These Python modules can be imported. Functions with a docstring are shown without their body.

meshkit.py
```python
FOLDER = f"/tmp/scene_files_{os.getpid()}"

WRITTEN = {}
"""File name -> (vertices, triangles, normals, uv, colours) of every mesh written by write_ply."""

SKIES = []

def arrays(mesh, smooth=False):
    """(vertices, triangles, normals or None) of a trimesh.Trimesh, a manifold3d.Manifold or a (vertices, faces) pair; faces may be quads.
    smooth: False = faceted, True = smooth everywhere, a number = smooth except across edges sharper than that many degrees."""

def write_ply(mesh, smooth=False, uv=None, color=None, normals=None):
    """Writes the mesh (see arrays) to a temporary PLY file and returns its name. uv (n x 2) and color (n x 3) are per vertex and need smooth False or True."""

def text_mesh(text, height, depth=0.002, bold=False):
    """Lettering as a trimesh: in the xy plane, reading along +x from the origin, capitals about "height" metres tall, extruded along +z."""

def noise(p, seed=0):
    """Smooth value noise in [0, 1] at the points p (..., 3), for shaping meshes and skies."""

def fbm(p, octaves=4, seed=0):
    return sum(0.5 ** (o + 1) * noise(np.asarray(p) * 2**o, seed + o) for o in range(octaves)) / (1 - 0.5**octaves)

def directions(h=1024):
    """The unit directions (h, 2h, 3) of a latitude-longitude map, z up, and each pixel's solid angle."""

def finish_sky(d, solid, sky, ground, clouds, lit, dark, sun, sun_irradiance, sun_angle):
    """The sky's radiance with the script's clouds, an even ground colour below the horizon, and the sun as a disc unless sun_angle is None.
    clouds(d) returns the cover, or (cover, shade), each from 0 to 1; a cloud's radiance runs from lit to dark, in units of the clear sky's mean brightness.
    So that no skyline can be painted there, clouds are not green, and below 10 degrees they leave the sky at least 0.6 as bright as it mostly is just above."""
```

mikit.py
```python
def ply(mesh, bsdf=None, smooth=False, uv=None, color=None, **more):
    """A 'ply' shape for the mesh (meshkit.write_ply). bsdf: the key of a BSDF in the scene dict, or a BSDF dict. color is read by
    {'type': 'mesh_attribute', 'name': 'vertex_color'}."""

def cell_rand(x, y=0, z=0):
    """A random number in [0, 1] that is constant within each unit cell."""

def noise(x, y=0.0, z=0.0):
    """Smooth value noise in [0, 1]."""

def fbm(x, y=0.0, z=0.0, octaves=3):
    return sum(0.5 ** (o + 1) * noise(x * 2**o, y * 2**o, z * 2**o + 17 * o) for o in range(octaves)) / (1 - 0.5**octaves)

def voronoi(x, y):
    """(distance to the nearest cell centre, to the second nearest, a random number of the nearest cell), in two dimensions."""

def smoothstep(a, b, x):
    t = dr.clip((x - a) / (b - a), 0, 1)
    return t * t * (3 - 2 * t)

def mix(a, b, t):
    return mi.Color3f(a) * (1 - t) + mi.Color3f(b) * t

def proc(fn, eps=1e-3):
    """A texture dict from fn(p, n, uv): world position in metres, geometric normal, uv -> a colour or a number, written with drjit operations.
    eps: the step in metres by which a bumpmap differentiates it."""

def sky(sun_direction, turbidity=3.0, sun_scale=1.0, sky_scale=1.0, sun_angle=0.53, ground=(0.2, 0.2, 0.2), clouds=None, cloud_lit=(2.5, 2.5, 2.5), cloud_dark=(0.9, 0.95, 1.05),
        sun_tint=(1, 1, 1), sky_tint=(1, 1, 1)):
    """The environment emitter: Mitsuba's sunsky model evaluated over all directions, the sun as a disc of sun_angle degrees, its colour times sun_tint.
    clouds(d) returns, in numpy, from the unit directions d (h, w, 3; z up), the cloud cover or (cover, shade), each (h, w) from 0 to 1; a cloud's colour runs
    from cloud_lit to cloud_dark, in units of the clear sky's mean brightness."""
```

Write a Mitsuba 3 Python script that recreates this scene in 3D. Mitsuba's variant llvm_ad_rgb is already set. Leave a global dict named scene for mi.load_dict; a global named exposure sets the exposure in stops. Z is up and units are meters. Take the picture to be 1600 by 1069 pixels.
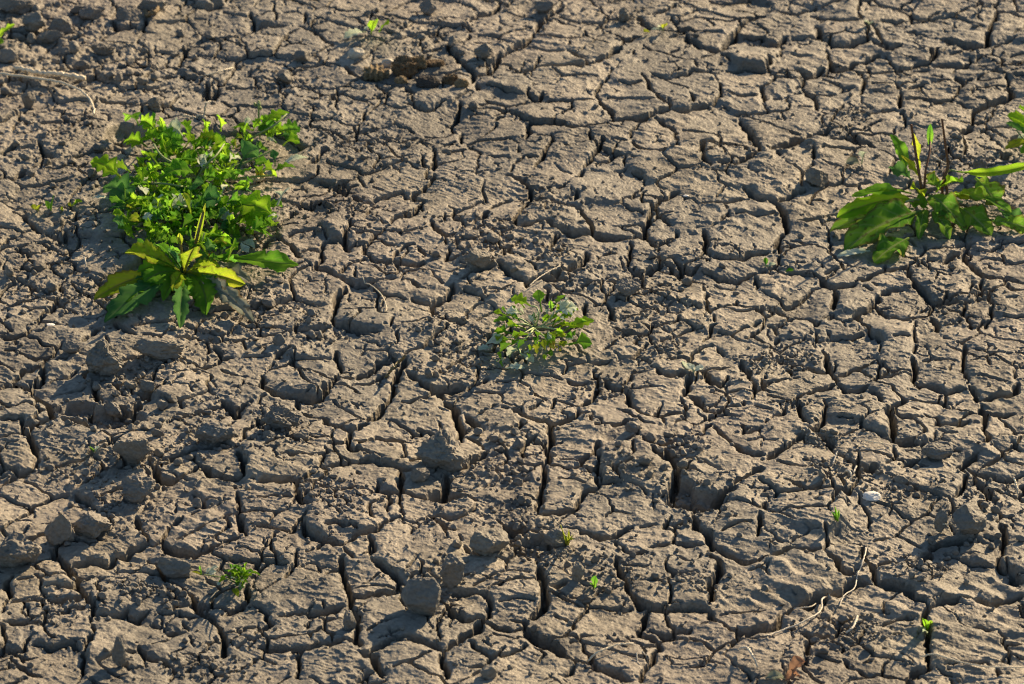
import math
import numpy as np
import trimesh
import mitsuba as mi
import drjit as dr
import mikit
import meshkit
from scipy import ndimage
from scipy.spatial import cKDTree

scene, labels = {}, {}
T = mi.ScalarTransform4f
# ------------------------------------------------------------------ camera, sky, exposure
CAM_H, PITCH, VFOV, ASPECT = 1.5, math.radians(29.5), 12.0, 1600 / 1069
FWD = np.array([0.0, math.cos(PITCH), -math.sin(PITCH)])
UP = np.array([0.0, math.sin(PITCH), math.cos(PITCH)])
EYE = np.array([0.0, 0.0, CAM_H])
scene['camera'] = {'type': 'thinlens', 'fov': VFOV, 'fov_axis': 'y', 'aperture_radius': 0.0042, 'focus_distance': 2.92,
                   'near_clip': 0.05, 'far_clip': 500.0,
                   'to_world': T().look_at(origin=EYE.tolist(), target=(EYE + FWD).tolist(), up=[0, 0, 1])}
SUN_AZ, SUN_EL = math.radians(38), math.radians(26)      # behind the scene, to the right
scene['sky'] = mikit.sky([math.sin(SUN_AZ) * math.cos(SUN_EL), math.cos(SUN_AZ) * math.cos(SUN_EL), math.sin(SUN_EL)],
                         turbidity=3, sun_scale=1.0, sky_scale=0.62, sun_tint=(1.0, 0.99, 0.955))
exposure = 2.92

TAN = math.tan(math.radians(VFOV) / 2)


def at(px, py, z=0.0):
    """The world point at height z that the photograph's pixel (1600 x 1069) shows."""
    px, py = np.asarray(px, float), np.asarray(py, float)
    sx, sy = (px / 1600 * 2 - 1) * TAN * ASPECT, (1 - py / 1069 * 2) * TAN
    d = FWD + sx[..., None] * np.array([1.0, 0, 0]) + sy[..., None] * UP
    return EYE + d * ((np.asarray(z) - CAM_H) / d[..., 2])[..., None]


def metres(px, py):
    """Metres across per photograph pixel on the ground there."""
    p = at(px, py)
    return (p - EYE) @ FWD * TAN * 2 / 1069


# ------------------------------------------------------------------ noise
_G = np.random.default_rng(7).normal(size=(256, 256, 2))
_G /= np.linalg.norm(_G, axis=-1, keepdims=True)


def gn(x, y, scale, seed=0):
    """Gradient noise, about -1..1, with features of the given size in metres."""
    x, y = np.asarray(x) / scale + 13.7 * seed + 71.3, np.asarray(y) / scale + 7.9 * seed + 37.1
    i, j = np.floor(x).astype(np.int32), np.floor(y).astype(np.int32)
    fx, fy = x - i, y - j
    u, v = fx * fx * fx * (fx * (fx * 6 - 15) + 10), fy * fy * fy * (fy * (fy * 6 - 15) + 10)

    def c(a, b):
        g = _G[(i + a) & 255, (j + b) & 255]
        return g[..., 0] * (fx - a) + g[..., 1] * (fy - b)

    return 1.5 * ((c(0, 0) * (1 - u) + c(1, 0) * u) * (1 - v) + (c(0, 1) * (1 - u) + c(1, 1) * u) * v)


def sstep(a, b, x):
    t = np.clip((x - a) / (b - a), 0, 1)
    return t * t * (3 - 2 * t)
# ------------------------------------------------------------------ the crack network, measured on the photograph
# per tile (400 x 267 photograph pixels, four times enlarged): width class : points
CRACKS = {
(0,0): """2:1200,30 1230,45 1300,45 1390,15;2:1170,270 1140,330 1110,430 1150,470 1230,480;1:860,250 930,335 915,370;5:720,850 760,880 840,860;3:250,920 290,1000 330,1020;2:100,940 30,990 0,1010;2:880,650 890,710;2:610,640 720,640 860,650;3:1290,510 1310,600 1350,560 1360,510;2:1560,60 1590,120 1600,160;1:500,740 580,710 600,620;2:1000,470 1100,460;2:400,330 400,420 560,430;2:900,100 910,190 940,210;3:700,120 740,170 850,160;2:180,200 280,210 340,250""",
(0,1): """1:260,140 340,180 420,240 480,290;1:350,170 360,130 390,115;2:300,60 320,95 315,130;2:715,60 715,130;3:140,470 150,560 190,620;2:1520,10 1510,50 1450,80 1390,100 1340,120;1:1300,20 1400,90;2:1190,280 1220,330 1250,380 1310,430 1360,480 1355,540;1:1340,170 1355,200;1:1330,230 1330,260 1280,290;2:1360,490 1450,490 1480,450 1510,400 1520,360;1:1370,430 1440,435 1510,390;2:940,560 960,590 945,620;1:740,600 830,570;1:930,650 1000,680 1080,700 1130,680 1200,650;3:1275,650 1270,720 1225,780 1230,830;1:1430,700 1520,710 1600,710;1:1230,790 1180,770;1:1490,780 1550,740;3:690,680 670,750;1:700,720 760,650 850,590;1:520,870 590,910 640,940 700,910;3:330,1000 390,960 450,910;2:1280,830 1290,900;1:1310,900 1400,890 1480,900 1600,890;3:1105,920 1120,980 1110,1060;1:890,890 980,870 1000,850;1:1330,910 1400,950 1380,1060;1:940,1010 1020,1050;2:1390,580 1390,540;2:0,160 40,140 100,140 200,150;1:200,450 300,410 400,400;2:560,420 600,460 740,500""",
(0,2): """3:300,50 210,110 170,160 140,240 80,300 0,325;1:0,215 60,210 120,190;1:150,250 230,250 300,265 370,265 430,255 500,240;1:370,270 365,310;2:0,470 100,455 200,430 300,435 380,430 440,425 520,400;3:520,400 600,375 690,310;2:350,340 400,370 460,410;1:70,410 65,490;1:110,550 170,560;2:640,220 700,255 740,240 810,220;2:700,260 700,300;2:780,90 830,150 860,175 950,185 1040,190 1100,180 1180,195;1:980,90 1030,140 1045,185;1:870,80 960,60 1030,10;3:1600,80 1540,90 1480,120 1420,160 1410,200 1330,260 1320,320;2:1320,325 1240,310 1170,285 1100,235 1090,210;2:1310,340 1370,390;1:1430,205 1510,215 1600,215;1:1510,220 1505,260;1:810,280 870,310 960,340 1040,300;1:770,310 750,360;1:960,345 1060,380 1130,390 1150,430;1:1000,490 1080,480 1120,450 1220,455 1290,460;1:1290,455 1340,440 1450,430 1600,435;2:820,480 850,540 880,590 940,640 1000,690;1:620,430 600,500 560,540 530,590;1:860,470 940,490 1000,490;2:520,580 540,640 580,690 630,740 645,780;2:650,780 590,790 530,810 450,830 390,830 330,825 310,800 230,800 150,800 90,780 30,745 0,720;1:370,650 370,700 330,740;1:200,660 300,655 370,655 440,660 510,645;2:100,600 110,650 170,660 195,620;1:270,760 260,800;2:660,780 800,780 880,740 960,700 1010,690;2:1000,690 1060,700 1140,680 1230,650 1290,620 1310,580 1300,510;2:1120,590 1140,660;2:1560,530 1580,600 1590,690;2:1400,690 1500,700 1600,690;1:1340,580 1440,590 1540,600;3:1430,720 1470,790 1510,870 1540,930 1550,980;2:1180,910 1280,900 1390,905 1450,930 1530,970;3:910,760 950,800 1020,840 1040,890;3:110,780 100,840 90,900;1:0,900 40,920;2:40,930 50,970;2:250,870 240,930 190,1000 150,1060;2:480,850 490,920 540,950 570,890;2:540,950 500,1030 450,1060;2:750,910 770,950 860,980 940,980 1010,950 1040,900;2:720,1000 690,1060;3:1200,900 1180,970 1210,1040 1240,1068;2:1400,1050 1480,1010 1560,970;1:0,1040 80,1000 150,1010""",
(0,3): """2:0,40 100,65 200,75 270,45 300,30;2:270,80 340,110 450,125 580,130;2:570,80 600,130;3:300,150 320,190 340,220;2:0,250 60,255 100,240 130,210;1:70,260 100,300 80,340;2:0,380 15,350 10,440;3:610,150 630,220 640,240;2:390,275 500,275 560,250 640,240;2:340,230 390,250 390,280;2:660,240 700,280 750,295 830,270;3:1430,70 1400,150 1375,230 1360,280 1280,290 1200,275 1140,255 1080,240;1:1400,300 1480,260 1560,240;2:1320,10 1340,50;2:350,290 380,360 420,415 500,405 530,380 620,360 690,325;1:740,330 800,410 870,420 940,400 1020,380;2:1020,300 1030,370 1080,280;2:1040,400 1140,400 1240,410 1270,380 1270,350;2:1420,340 1460,370 1480,430;3:1400,440 1450,445;1:1480,410 1550,415 1600,410;2:0,455 100,440 180,440 230,455 300,450 350,410;2:230,460 220,510 190,540;2:220,530 270,580 310,610 310,690;1:260,570 350,575 430,565;2:580,580 600,500 600,430;1:800,420 830,460 790,500;2:790,500 830,545;3:830,550 830,620 810,680;1:570,700 650,700 720,690 790,680;1:860,600 950,600 1030,620 1100,615 1160,600;3:1170,600 1190,550 1220,500 1180,460;2:1220,500 1240,490 1280,480;1:900,440 1000,430;1:860,540 950,510 1010,500;3:1500,540 1530,590 1530,600 1450,620 1370,650 1300,680 1280,700 1290,770;2:1500,540 1500,500 1480,470;1:1190,620 1260,660;1:130,570 130,670 100,690 0,690;1:90,700 120,740;2:330,690 400,710;3:830,690 860,760;2:1100,800 1200,810 1290,780;2:480,850 560,880 620,880 670,910;3:0,950 80,930 160,900 230,890 320,840 400,820;3:280,930 290,1010;1:1350,800 1400,860 1470,930;2:1440,990 1520,960;1:70,960 70,1020;1:700,120 800,130 900,120;1:850,200 900,190 1000,230;2:660,150 690,210 750,290""",
(1,0): """2:60,260 130,290 150,310 220,360 280,380 300,400;1:130,300 150,260;3:30,90 100,70 160,30;1:90,470 140,510 230,510 330,470;1:440,480 460,540;1:120,590 180,620 260,610;1:150,680 220,730 300,750 380,770;2:310,880 360,790 400,760;2:0,840 60,850;2:50,900 30,950;1:0,940 60,1010;3:0,1030 90,1045 170,1030 220,970;3:510,1060 560,1010 640,960;2:700,940 760,980 860,1010;1:330,350 340,420;1:560,720 660,680;2:300,400 400,430 420,380;2:440,330 480,310 470,250;1:0,480 60,440 130,420;2:380,770 380,700 430,660""",
(1,1): """2:0,490 60,430 110,410;2:110,410 200,450 260,490 290,540;2:295,490 340,480 400,500 430,450 480,430 560,440 580,490;1:385,340 410,390 450,420;3:600,320 570,400 550,440 580,500;2:230,240 210,290;1:240,190 330,215 430,170 530,150;3:480,60 540,120 560,150;2:340,185 350,230;1:630,15 670,60 680,95;2:600,140 660,180 720,190 760,165 840,140 900,115;2:720,195 750,220;3:1110,20 1090,70 1040,120 970,150;1:580,390 680,395 770,390 850,350;2:745,400 720,440 690,480 680,540;1:590,470 640,440;1:750,420 810,460 870,465;2:690,520 720,560 800,575 860,560;2:860,550 900,500 940,480 1010,475;2:1025,490 1055,540;3:870,570 940,590 1000,600 1040,570;2:400,500 420,530 380,590 370,620;2:370,610 450,630 490,660 560,690 620,680;2:500,650 560,610 650,560 670,540;1:610,620 640,670;4:560,710 510,780 490,850 490,960;1:570,730 580,800;2:500,960 600,980 680,1000 780,1020;2:850,930 850,990;2:640,690 760,690 860,680;3:1240,720 1200,790 1110,840 1100,940;2:980,800 1050,840 1100,850;2:1110,930 1150,950 1260,950 1330,930;1:1310,750 1390,790 1430,820;2:1050,190 1050,260;3:1090,310 1120,380 1190,430 1250,410;1:1190,270 1170,330;1:1230,290 1300,330 1310,380;3:1440,270 1400,320 1360,360;2:1460,250 1530,210 1600,190;3:1210,500 1200,570 1300,560;3:1500,620 1400,640 1330,660;3:1510,600 1600,670;2:1600,30 1560,50;2:850,350 870,300 1000,260 1050,190;1:900,115 1000,180 1050,190;2:380,40 480,60""",
(1,2): """3:0,40 60,80 110,130 130,180 70,250 40,290 30,370;2:30,380 100,370 160,360 230,355 280,395 370,410 460,405 510,400;2:150,200 240,210 300,240 390,260;3:390,260 440,290 490,340 510,400;4:510,400 560,420 650,420 740,420;3:400,160 400,240;3:740,420 810,410 840,360 870,280;2:860,220 880,280;3:870,280 930,190 950,200 1000,160 1050,140;2:930,290 960,320 1010,340;2:1020,370 1010,410 960,440 900,460 870,430 820,410;4:1200,360 1210,440 1230,540;3:1320,330 1350,280;2:1240,545 1330,550 1450,530 1600,490;3:900,520 980,540 1060,590 1130,610 1170,590;2:1200,620 1300,650 1420,650 1520,620 1600,600;3:1450,130 1520,180 1600,185;2:1180,220 1300,215 1400,210 1480,180;2:760,20 830,80;1:830,110 820,60;2:380,80 410,60 440,10;1:280,130 330,130 370,90;2:250,520 260,460 300,420;3:0,670 60,710 110,720 170,690 280,690 360,690;4:350,640 400,620 450,570 470,500;1:90,600 170,650;2:540,560 590,520 650,480;3:740,440 735,520 730,600;3:830,650 880,600 950,560;2:570,680 660,680 740,650;3:1520,640 1540,710;3:590,790 600,850 640,910;2:470,830 440,850 460,900 400,950;2:1230,740 1220,800 1230,880;2:1480,960 1540,930;2:840,1000 880,1050;2:1200,1060 1240,990 1280,940;3:100,760 90,720;1:1010,880 1080,850;2:740,620 830,650;2:950,560 1000,600 1100,660 1200,680;1:1100,820 1200,830""",
(1,3): """4:0,190 60,220 100,290 120,340 60,430 70,510;2:60,200 130,170 240,110;3:370,490 400,520 440,560 470,600;3:390,390 390,490;2:70,520 80,580;1:130,620 240,640 330,660;3:330,660 360,690 420,710 550,680;2:550,660 620,650 680,620 740,600 830,590 880,570;3:880,570 880,600 870,640 930,690 1000,760 1040,810;4:420,720 440,760 410,860;2:690,750 760,720 860,710;3:690,750 680,790 620,850 560,900 580,930;2:680,820 750,880 840,910 920,900 1010,890;3:1020,900 1060,960 1070,1010;2:1010,820 1130,815 1270,820;3:1225,840 1240,920 1260,1000;2:1410,850 1380,930 1370,990;3:1250,540 1310,600 1350,650 1430,670 1500,670;2:960,580 940,560 970,530;2:740,560 750,590;2:1270,680 1270,760;3:1350,680 1310,720 1340,790;2:580,930 640,980 680,1030 740,1050;3:420,880 380,900;3:270,900 310,950 330,920;2:0,850 120,880 250,900;2:920,920 910,1000 930,1060;2:1080,1030 1150,1060;2:40,1060 90,1020;2:300,980 310,1060;3:1470,180 1540,250 1600,300;2:1490,700 1530,760 1600,760;2:1040,810 1010,890;2:1270,820 1350,800 1410,850;3:1250,440 1210,480 1250,540;2:1100,540 1200,490""",
(2,0): """3:60,240 110,210 150,170 230,150 290,120 380,80 450,60;3:270,150 260,220 200,290;2:60,240 130,270 200,300;4:200,300 260,370 310,430 340,490;1:280,250 360,230 430,210 490,160;1:0,60 100,40;1:100,50 200,80 330,70;4:590,230 590,300 620,380;3:860,310 910,330 980,280 1050,240;4:780,420 850,400 870,350;5:380,490 480,510 600,520 700,500;5:740,400 800,410;2:1080,480 1170,460 1260,440 1390,400;2:1060,520 1090,480;4:1390,370 1440,420 1480,470;2:0,500 60,495 130,500 150,540;4:150,540 180,590 210,640 220,700;2:180,320 200,340;2:1240,150 1330,140 1400,90 1470,90;3:1340,30 1390,80;2:1180,170 1300,190;4:1480,690 1530,780 1540,860;3:940,790 1000,850 1070,870 1170,830 1240,760;2:720,620 700,650;3:1250,780 1320,850 1450,870 1530,860;2:0,790 60,760;2:480,920 560,980 600,1050;2:1270,1000 1260,1060;3:1480,960 1500,1000 1480,1060;1:1200,960 1260,1000;3:220,700 220,760 0,850;2:500,480 620,380;2:150,540 340,490;3:1480,470 1500,420 1580,370""",
(2,1): """3:20,190 40,260 80,310 160,340 260,350 350,355 420,330 450,270 530,220;3:530,220 600,210 700,170 760,110 850,100;3:490,50 500,120 530,160;2:120,100 200,60 220,50;3:250,360 270,430;2:280,440 350,460 420,470 430,510 500,525;5:690,500 760,440 810,380 850,310 870,260;4:870,260 900,170 940,100;2:560,540 640,560 700,510;2:590,270 680,240 760,200 820,190;3:860,80 890,120 870,150;3:940,190 1010,240 1080,280 1150,290 1180,340;5:1190,350 1240,400 1260,470 1290,530 1280,610;3:1110,270 1200,270 1300,260;3:1430,240 1450,200;3:1310,440 1360,490 1410,530;2:1470,390 1500,360;3:600,570 590,620 580,700;3:590,700 640,670;2:450,640 560,640;3:640,750 760,770 860,800 990,810;2:620,640 720,640 760,600 870,610 940,610;1:650,680 720,740;2:1000,540 1100,560 1180,590;2:1310,580 1370,600 1430,660;4:1440,680 1350,760 1240,800;5:1190,820 1190,900 1150,990;4:910,820 900,900 910,1060;2:760,900 770,950 860,970 960,970 1060,980 1130,970;3:430,660 430,720 390,790;3:390,790 420,800 540,780 610,760;3:380,800 340,830 280,880 260,950;4:0,900 50,885 160,885 270,890;3:260,950 280,1020 350,1060;2:0,1000 100,990 240,1000;2:1210,950 1300,970 1380,990;2:180,590 260,640;2:620,800 640,850;1:1110,1010 1120,1060;3:500,525 600,570;3:560,640 600,570 700,510;2:1430,660 1440,680""",
(2,2): """4:520,150 540,230 500,330 420,390;2:330,200 400,215 480,200;3:430,410 400,460;3:0,410 80,450 180,490 240,500 320,480 420,460;2:100,260 150,310 210,340;3:0,540 40,520 80,480;2:490,110 560,100 620,90;3:560,200 620,240 700,270 740,170;2:750,160 870,160;3:880,140 920,190 960,210 1040,210 1110,190;4:1130,200 1090,260 1080,330;4:700,270 740,360 790,440;2:1075,340 1080,420;4:790,440 830,460 900,470 1000,440 1060,430;3:1110,320 1180,360 1195,400;3:1200,170 1260,240 1320,270;2:1320,270 1340,200;3:1440,110 1470,180 1510,260 1520,350;2:1300,0 1310,70;2:1190,400 1280,440 1320,400 1420,400;3:1440,400 1450,360;4:240,500 240,560 220,620 220,720 200,860 170,1000 150,1060;2:500,430 510,510;2:520,520 640,520 760,500;3:540,740 540,800 520,860 530,910;2:530,910 450,940 430,1000 410,1050;3:540,620 520,680 560,720 540,740;3:680,640 750,610 790,600;3:745,650 750,740;3:870,690 900,730 980,770;2:930,680 1000,650 1070,630;3:800,610 860,660 930,680;4:960,700 1000,760 1030,810 1020,860 980,960;5:990,970 1080,970 1150,1000 1240,990 1300,960 1400,900;4:1400,890 1500,830 1560,780;3:1260,520 1310,590 1380,650 1440,690 1560,720;2:1430,510 1450,580 1570,530;2:1180,600 1240,500;2:190,1060 300,1050 400,1040;2:640,800 690,870;2:0,860 100,850;2:530,880 600,890 680,890;3:1560,1050 1600,1000;2:890,960 890,1050;2:20,690 60,710 80,620 150,570;3:960,700 940,690;2:420,460 500,430;2:760,500 800,610""",
(2,3): """4:350,30 370,100 400,170 430,240;2:20,100 100,110 200,140 330,170 400,170;3:160,130 140,210;2:440,190 520,160 600,150 680,110;2:590,160 620,210 660,240;3:660,260 740,210 830,180 880,180;2:430,240 480,300 560,310 640,290;4:900,100 910,200 920,260;3:920,260 1000,280 1100,310 1240,300;3:1240,30 1220,110 1210,200 1260,260;5:1270,280 1310,370 1330,380;3:1330,380 1400,360 1530,340 1580,280;2:730,130 750,190;2:640,310 700,350 730,420;5:740,420 770,500 790,620;4:780,640 870,640 940,640;2:740,420 800,410 860,400;2:980,450 1050,480 1060,520 1150,520 1250,500;1:1100,460 1110,430;1:1050,560 1050,630;4:1330,400 1350,480 1360,560 1370,620 1330,660;5:1290,700 1230,760 1190,780;2:1370,470 1450,465 1540,450;3:1440,590 1530,600 1550,560;2:1520,650 1560,700;2:1250,790 1360,830 1480,850 1600,820;2:0,330 80,350 130,370;2:140,370 220,330 430,250;2:150,390 190,410 210,470 260,530;3:250,550 310,560 330,490 360,440 350,370;4:320,590 370,640 410,690;3:0,740 60,690 160,640 200,590 260,580;1:0,480 50,460 110,450 115,400;2:580,500 590,560 660,590 740,610;3:540,780 620,810 680,780;2:640,830 620,800;3:840,800 930,740;4:1230,820 1220,900 1170,980;3:1310,850 1360,920 1420,1000;4:490,970 540,920 560,850 540,780;3:440,840 470,900 490,970;2:780,680 800,740;2:200,220 130,220;2:940,640 1000,640;3:410,690 540,780;2:1190,780 1230,820""",
(3,0): """4:840,20 880,90 910,170;2:920,180 990,180 1070,120 1140,40;3:910,180 870,210 720,260;4:1020,180 1080,240 1200,270 1300,240 1400,200 1480,160;4:1490,30 1500,100 1530,160;4:320,220 370,280 430,350 470,420 510,480 560,560 580,640 570,760;3:430,330 550,290 680,310 720,260;4:80,380 50,460 40,560 10,620;2:210,390 260,430 290,510;3:60,550 150,530 280,525;2:290,460 400,465 490,470;3:300,540 430,550 540,550;2:170,550 170,650;2:270,540 300,640;2:20,680 150,690 280,690;3:570,520 660,480 760,440 830,370 880,330;3:980,340 1020,410 1100,450 1190,500;4:1180,500 1230,580 1320,640 1380,700 1410,770 1400,890;3:1390,620 1480,570 1560,540;4:1540,430 1560,530;2:600,640 760,640 800,600;2:780,630 860,650 920,600;2:1110,620 1170,650 1250,630;2:1150,680 1180,730;2:1010,730 1080,740 1160,730;2:860,830 920,890 1020,930 1090,980 1060,1060;4:570,760 530,880 520,970 500,1040;2:0,860 150,860 180,790 200,770;2:150,880 140,940;2:200,830 330,840 440,820 520,870;3:0,980 100,960 180,1000 270,1030;2:1190,770 1210,830;3:900,280 1000,330;3:0,700 20,800 0,900""",
(3,1): """2:0,100 100,110 210,130 280,70 310,20;4:300,70 310,140 400,180 490,220 550,230;3:550,220 640,170 750,140 830,90 900,50;4:720,170 730,230 715,290;3:600,110 640,150;2:440,120 500,100 590,130;3:550,250 600,290 610,310;3:730,300 800,340 870,410 920,440;5:540,290 540,420 580,500 600,600;2:430,410 450,370 510,350;2:370,250 430,210;3:600,520 700,520 800,500 920,500;5:600,600 640,680 630,780 640,860;3:200,630 350,640 480,620 560,600;3:0,570 60,630 90,690 0,760;1:410,560 420,620;2:310,730 350,670;3:230,830 320,850 450,830 570,810;3:0,830 100,840 230,840;4:280,870 250,920 270,1000 270,1060;4:640,880 730,900 770,960 800,1040;4:690,880 760,850 850,800 960,790 1060,830 1150,870;2:1150,660 1130,740 1160,830;4:1160,870 1170,960 1190,1060;5:1170,870 1260,830 1350,750 1420,690;3:1190,580 1230,640 1320,680 1440,680;3:1210,500 1310,510 1420,520 1480,590 1430,690;3:1430,690 1500,720 1600,750;2:1330,840 1400,890 1440,910;2:1300,210 1320,260 1420,290;3:1110,50 1180,100 1230,130;3:1090,30 1230,40;3:900,0 910,40;2:640,1040 710,1010 760,990;2:260,260 240,330 200,400;2:970,90 975,160;2:820,830 820,780;3:280,870 230,830;3:570,810 640,860""",
(3,2): """3:430,100 480,120 560,160 620,150 700,110 760,80;2:620,180 680,200 740,240 840,240;2:870,210 920,190 1000,180 1020,110 970,80 990,20;2:1020,100 1060,60 1100,40;2:1010,180 1100,190 1200,195;5:1130,20 1160,80 1230,130 1240,200 1220,250;2:1170,300 1180,260;5:1310,310 1290,400 1250,450 1240,550;4:1220,250 1310,310;5:170,340 190,430 220,520 190,630 130,680;3:640,270 640,340 690,410 730,490 790,550 850,570;4:850,570 950,590 1100,590 1230,590;4:1250,590 1280,680;5:840,590 840,680 780,740;4:1280,690 1330,680;3:870,720 950,760 1000,730 1140,710;5:930,780 880,880 840,980 800,1060;5:80,740 150,810 260,850 340,920 430,950;4:470,960 560,990 620,1010 730,1050;3:0,740 80,740;3:560,480 660,460;3:360,450 220,480;3:1310,680 1400,740 1430,780;3:1400,740 1500,760 1600,720;2:1370,840 1430,800;4:1280,200 1380,270 1460,300 1600,280;3:1545,10 1540,100 1525,160;2:0,680 110,700;2:380,950 370,1000 310,1050;1:1340,610 1460,610 1590,600;2:540,510 600,480;4:430,950 470,960;4:780,740 930,780;3:100,690 80,740;4:170,340 160,290 240,250""",
(3,3): """3:340,100 370,160 360,240;3:0,270 60,260 150,235 240,235 340,240;4:370,250 430,290 460,370 550,410;2:370,190 460,190 530,170 590,170;4:600,180 595,290 650,340 680,440;3:660,330 720,310 800,310 920,300;5:920,300 980,270 1010,220;4:1010,210 1060,190 1180,170 1280,150;4:640,440 560,430 480,465 380,510;4:380,510 250,570 150,600 80,660 70,710 0,740;5:690,440 780,450 870,490 920,550 980,590;5:980,590 990,680 985,780 1000,860 995,960 1000,1020;4:1000,620 1040,590 1110,560 1190,540;4:1280,550 1400,540 1500,520 1600,490;2:1190,540 1280,545;1:680,720 760,690 840,665 950,680;1:750,775 860,780;2:460,930 530,1000 620,1050;3:1440,980 1440,1060;4:1000,1010 920,1020 860,1060;3:400,770 310,790 250,840 230,920 250,980;4:1450,60 1480,130 1470,220 1440,280 1460,320 1560,390 1600,410;3:1150,70 1150,120;3:1590,540 1600,590;3:190,740 280,790 320,780;2:1480,900 1470,960;2:1050,1000 1180,1040;1:1440,980 1300,960 1100,980""",
}
WIDTH_PX = (0, 3.6, 5.8, 7.8, 9.8, 12.0)


def crack_samples():
    rng = np.random.default_rng(11)
    pts, wid = [], []
    for (r, c), text in CRACKS.items():
        for one in text.split(';'):
            k, line = one.split(':')
            p = np.array([[float(v) for v in q.split(',')] for q in line.split()]) / 4 + [400 * c, 267 * r]
            g = at(p[:, 0], p[:, 1])[:, :2]
            along = np.gradient(p, axis=0)
            flat = np.abs(along[:, 0]) / (np.linalg.norm(along, axis=1) + 1e-9)    # a crack across the view shows its far wall too
            w = WIDTH_PX[int(k)] * metres(p[:, 0], p[:, 1]) * (0.70 + 0.55 * flat)
            step = np.linalg.norm(np.diff(g, axis=0), axis=1)
            s = np.concatenate([[0], np.cumsum(step)])
            n = max(2, int(s[-1] / 0.0012))
            t = np.linspace(0, s[-1], n)
            x, y, w = (np.interp(t, s, v) for v in (g[:, 0], g[:, 1], w))
            taper = 0.35 + 0.65 * np.clip(np.minimum(t, s[-1] - t) / 0.006, 0, 1)
            pts.append(np.stack([x, y], 1))
            wid.append(w * taper)
    # beyond the frame: the same kind of cracks, between random plates
    pts, wid = np.vstack(pts), np.concatenate(wid)
    x, y = pts.T
    x2 = x + 0.0030 * gn(x, y, 0.020, 1) + 0.0018 * gn(x, y, 0.007, 2)
    y2 = y + 0.0030 * gn(x, y, 0.020, 3) + 0.0018 * gn(x, y, 0.007, 4)
    wid = wid * (1.0 + 0.55 * gn(x, y, 0.03, 5) + 0.3 * gn(x, y, 0.008, 6))
    return np.stack([x2, y2], 1), np.clip(wid, 0.0006, 0.02)


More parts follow.
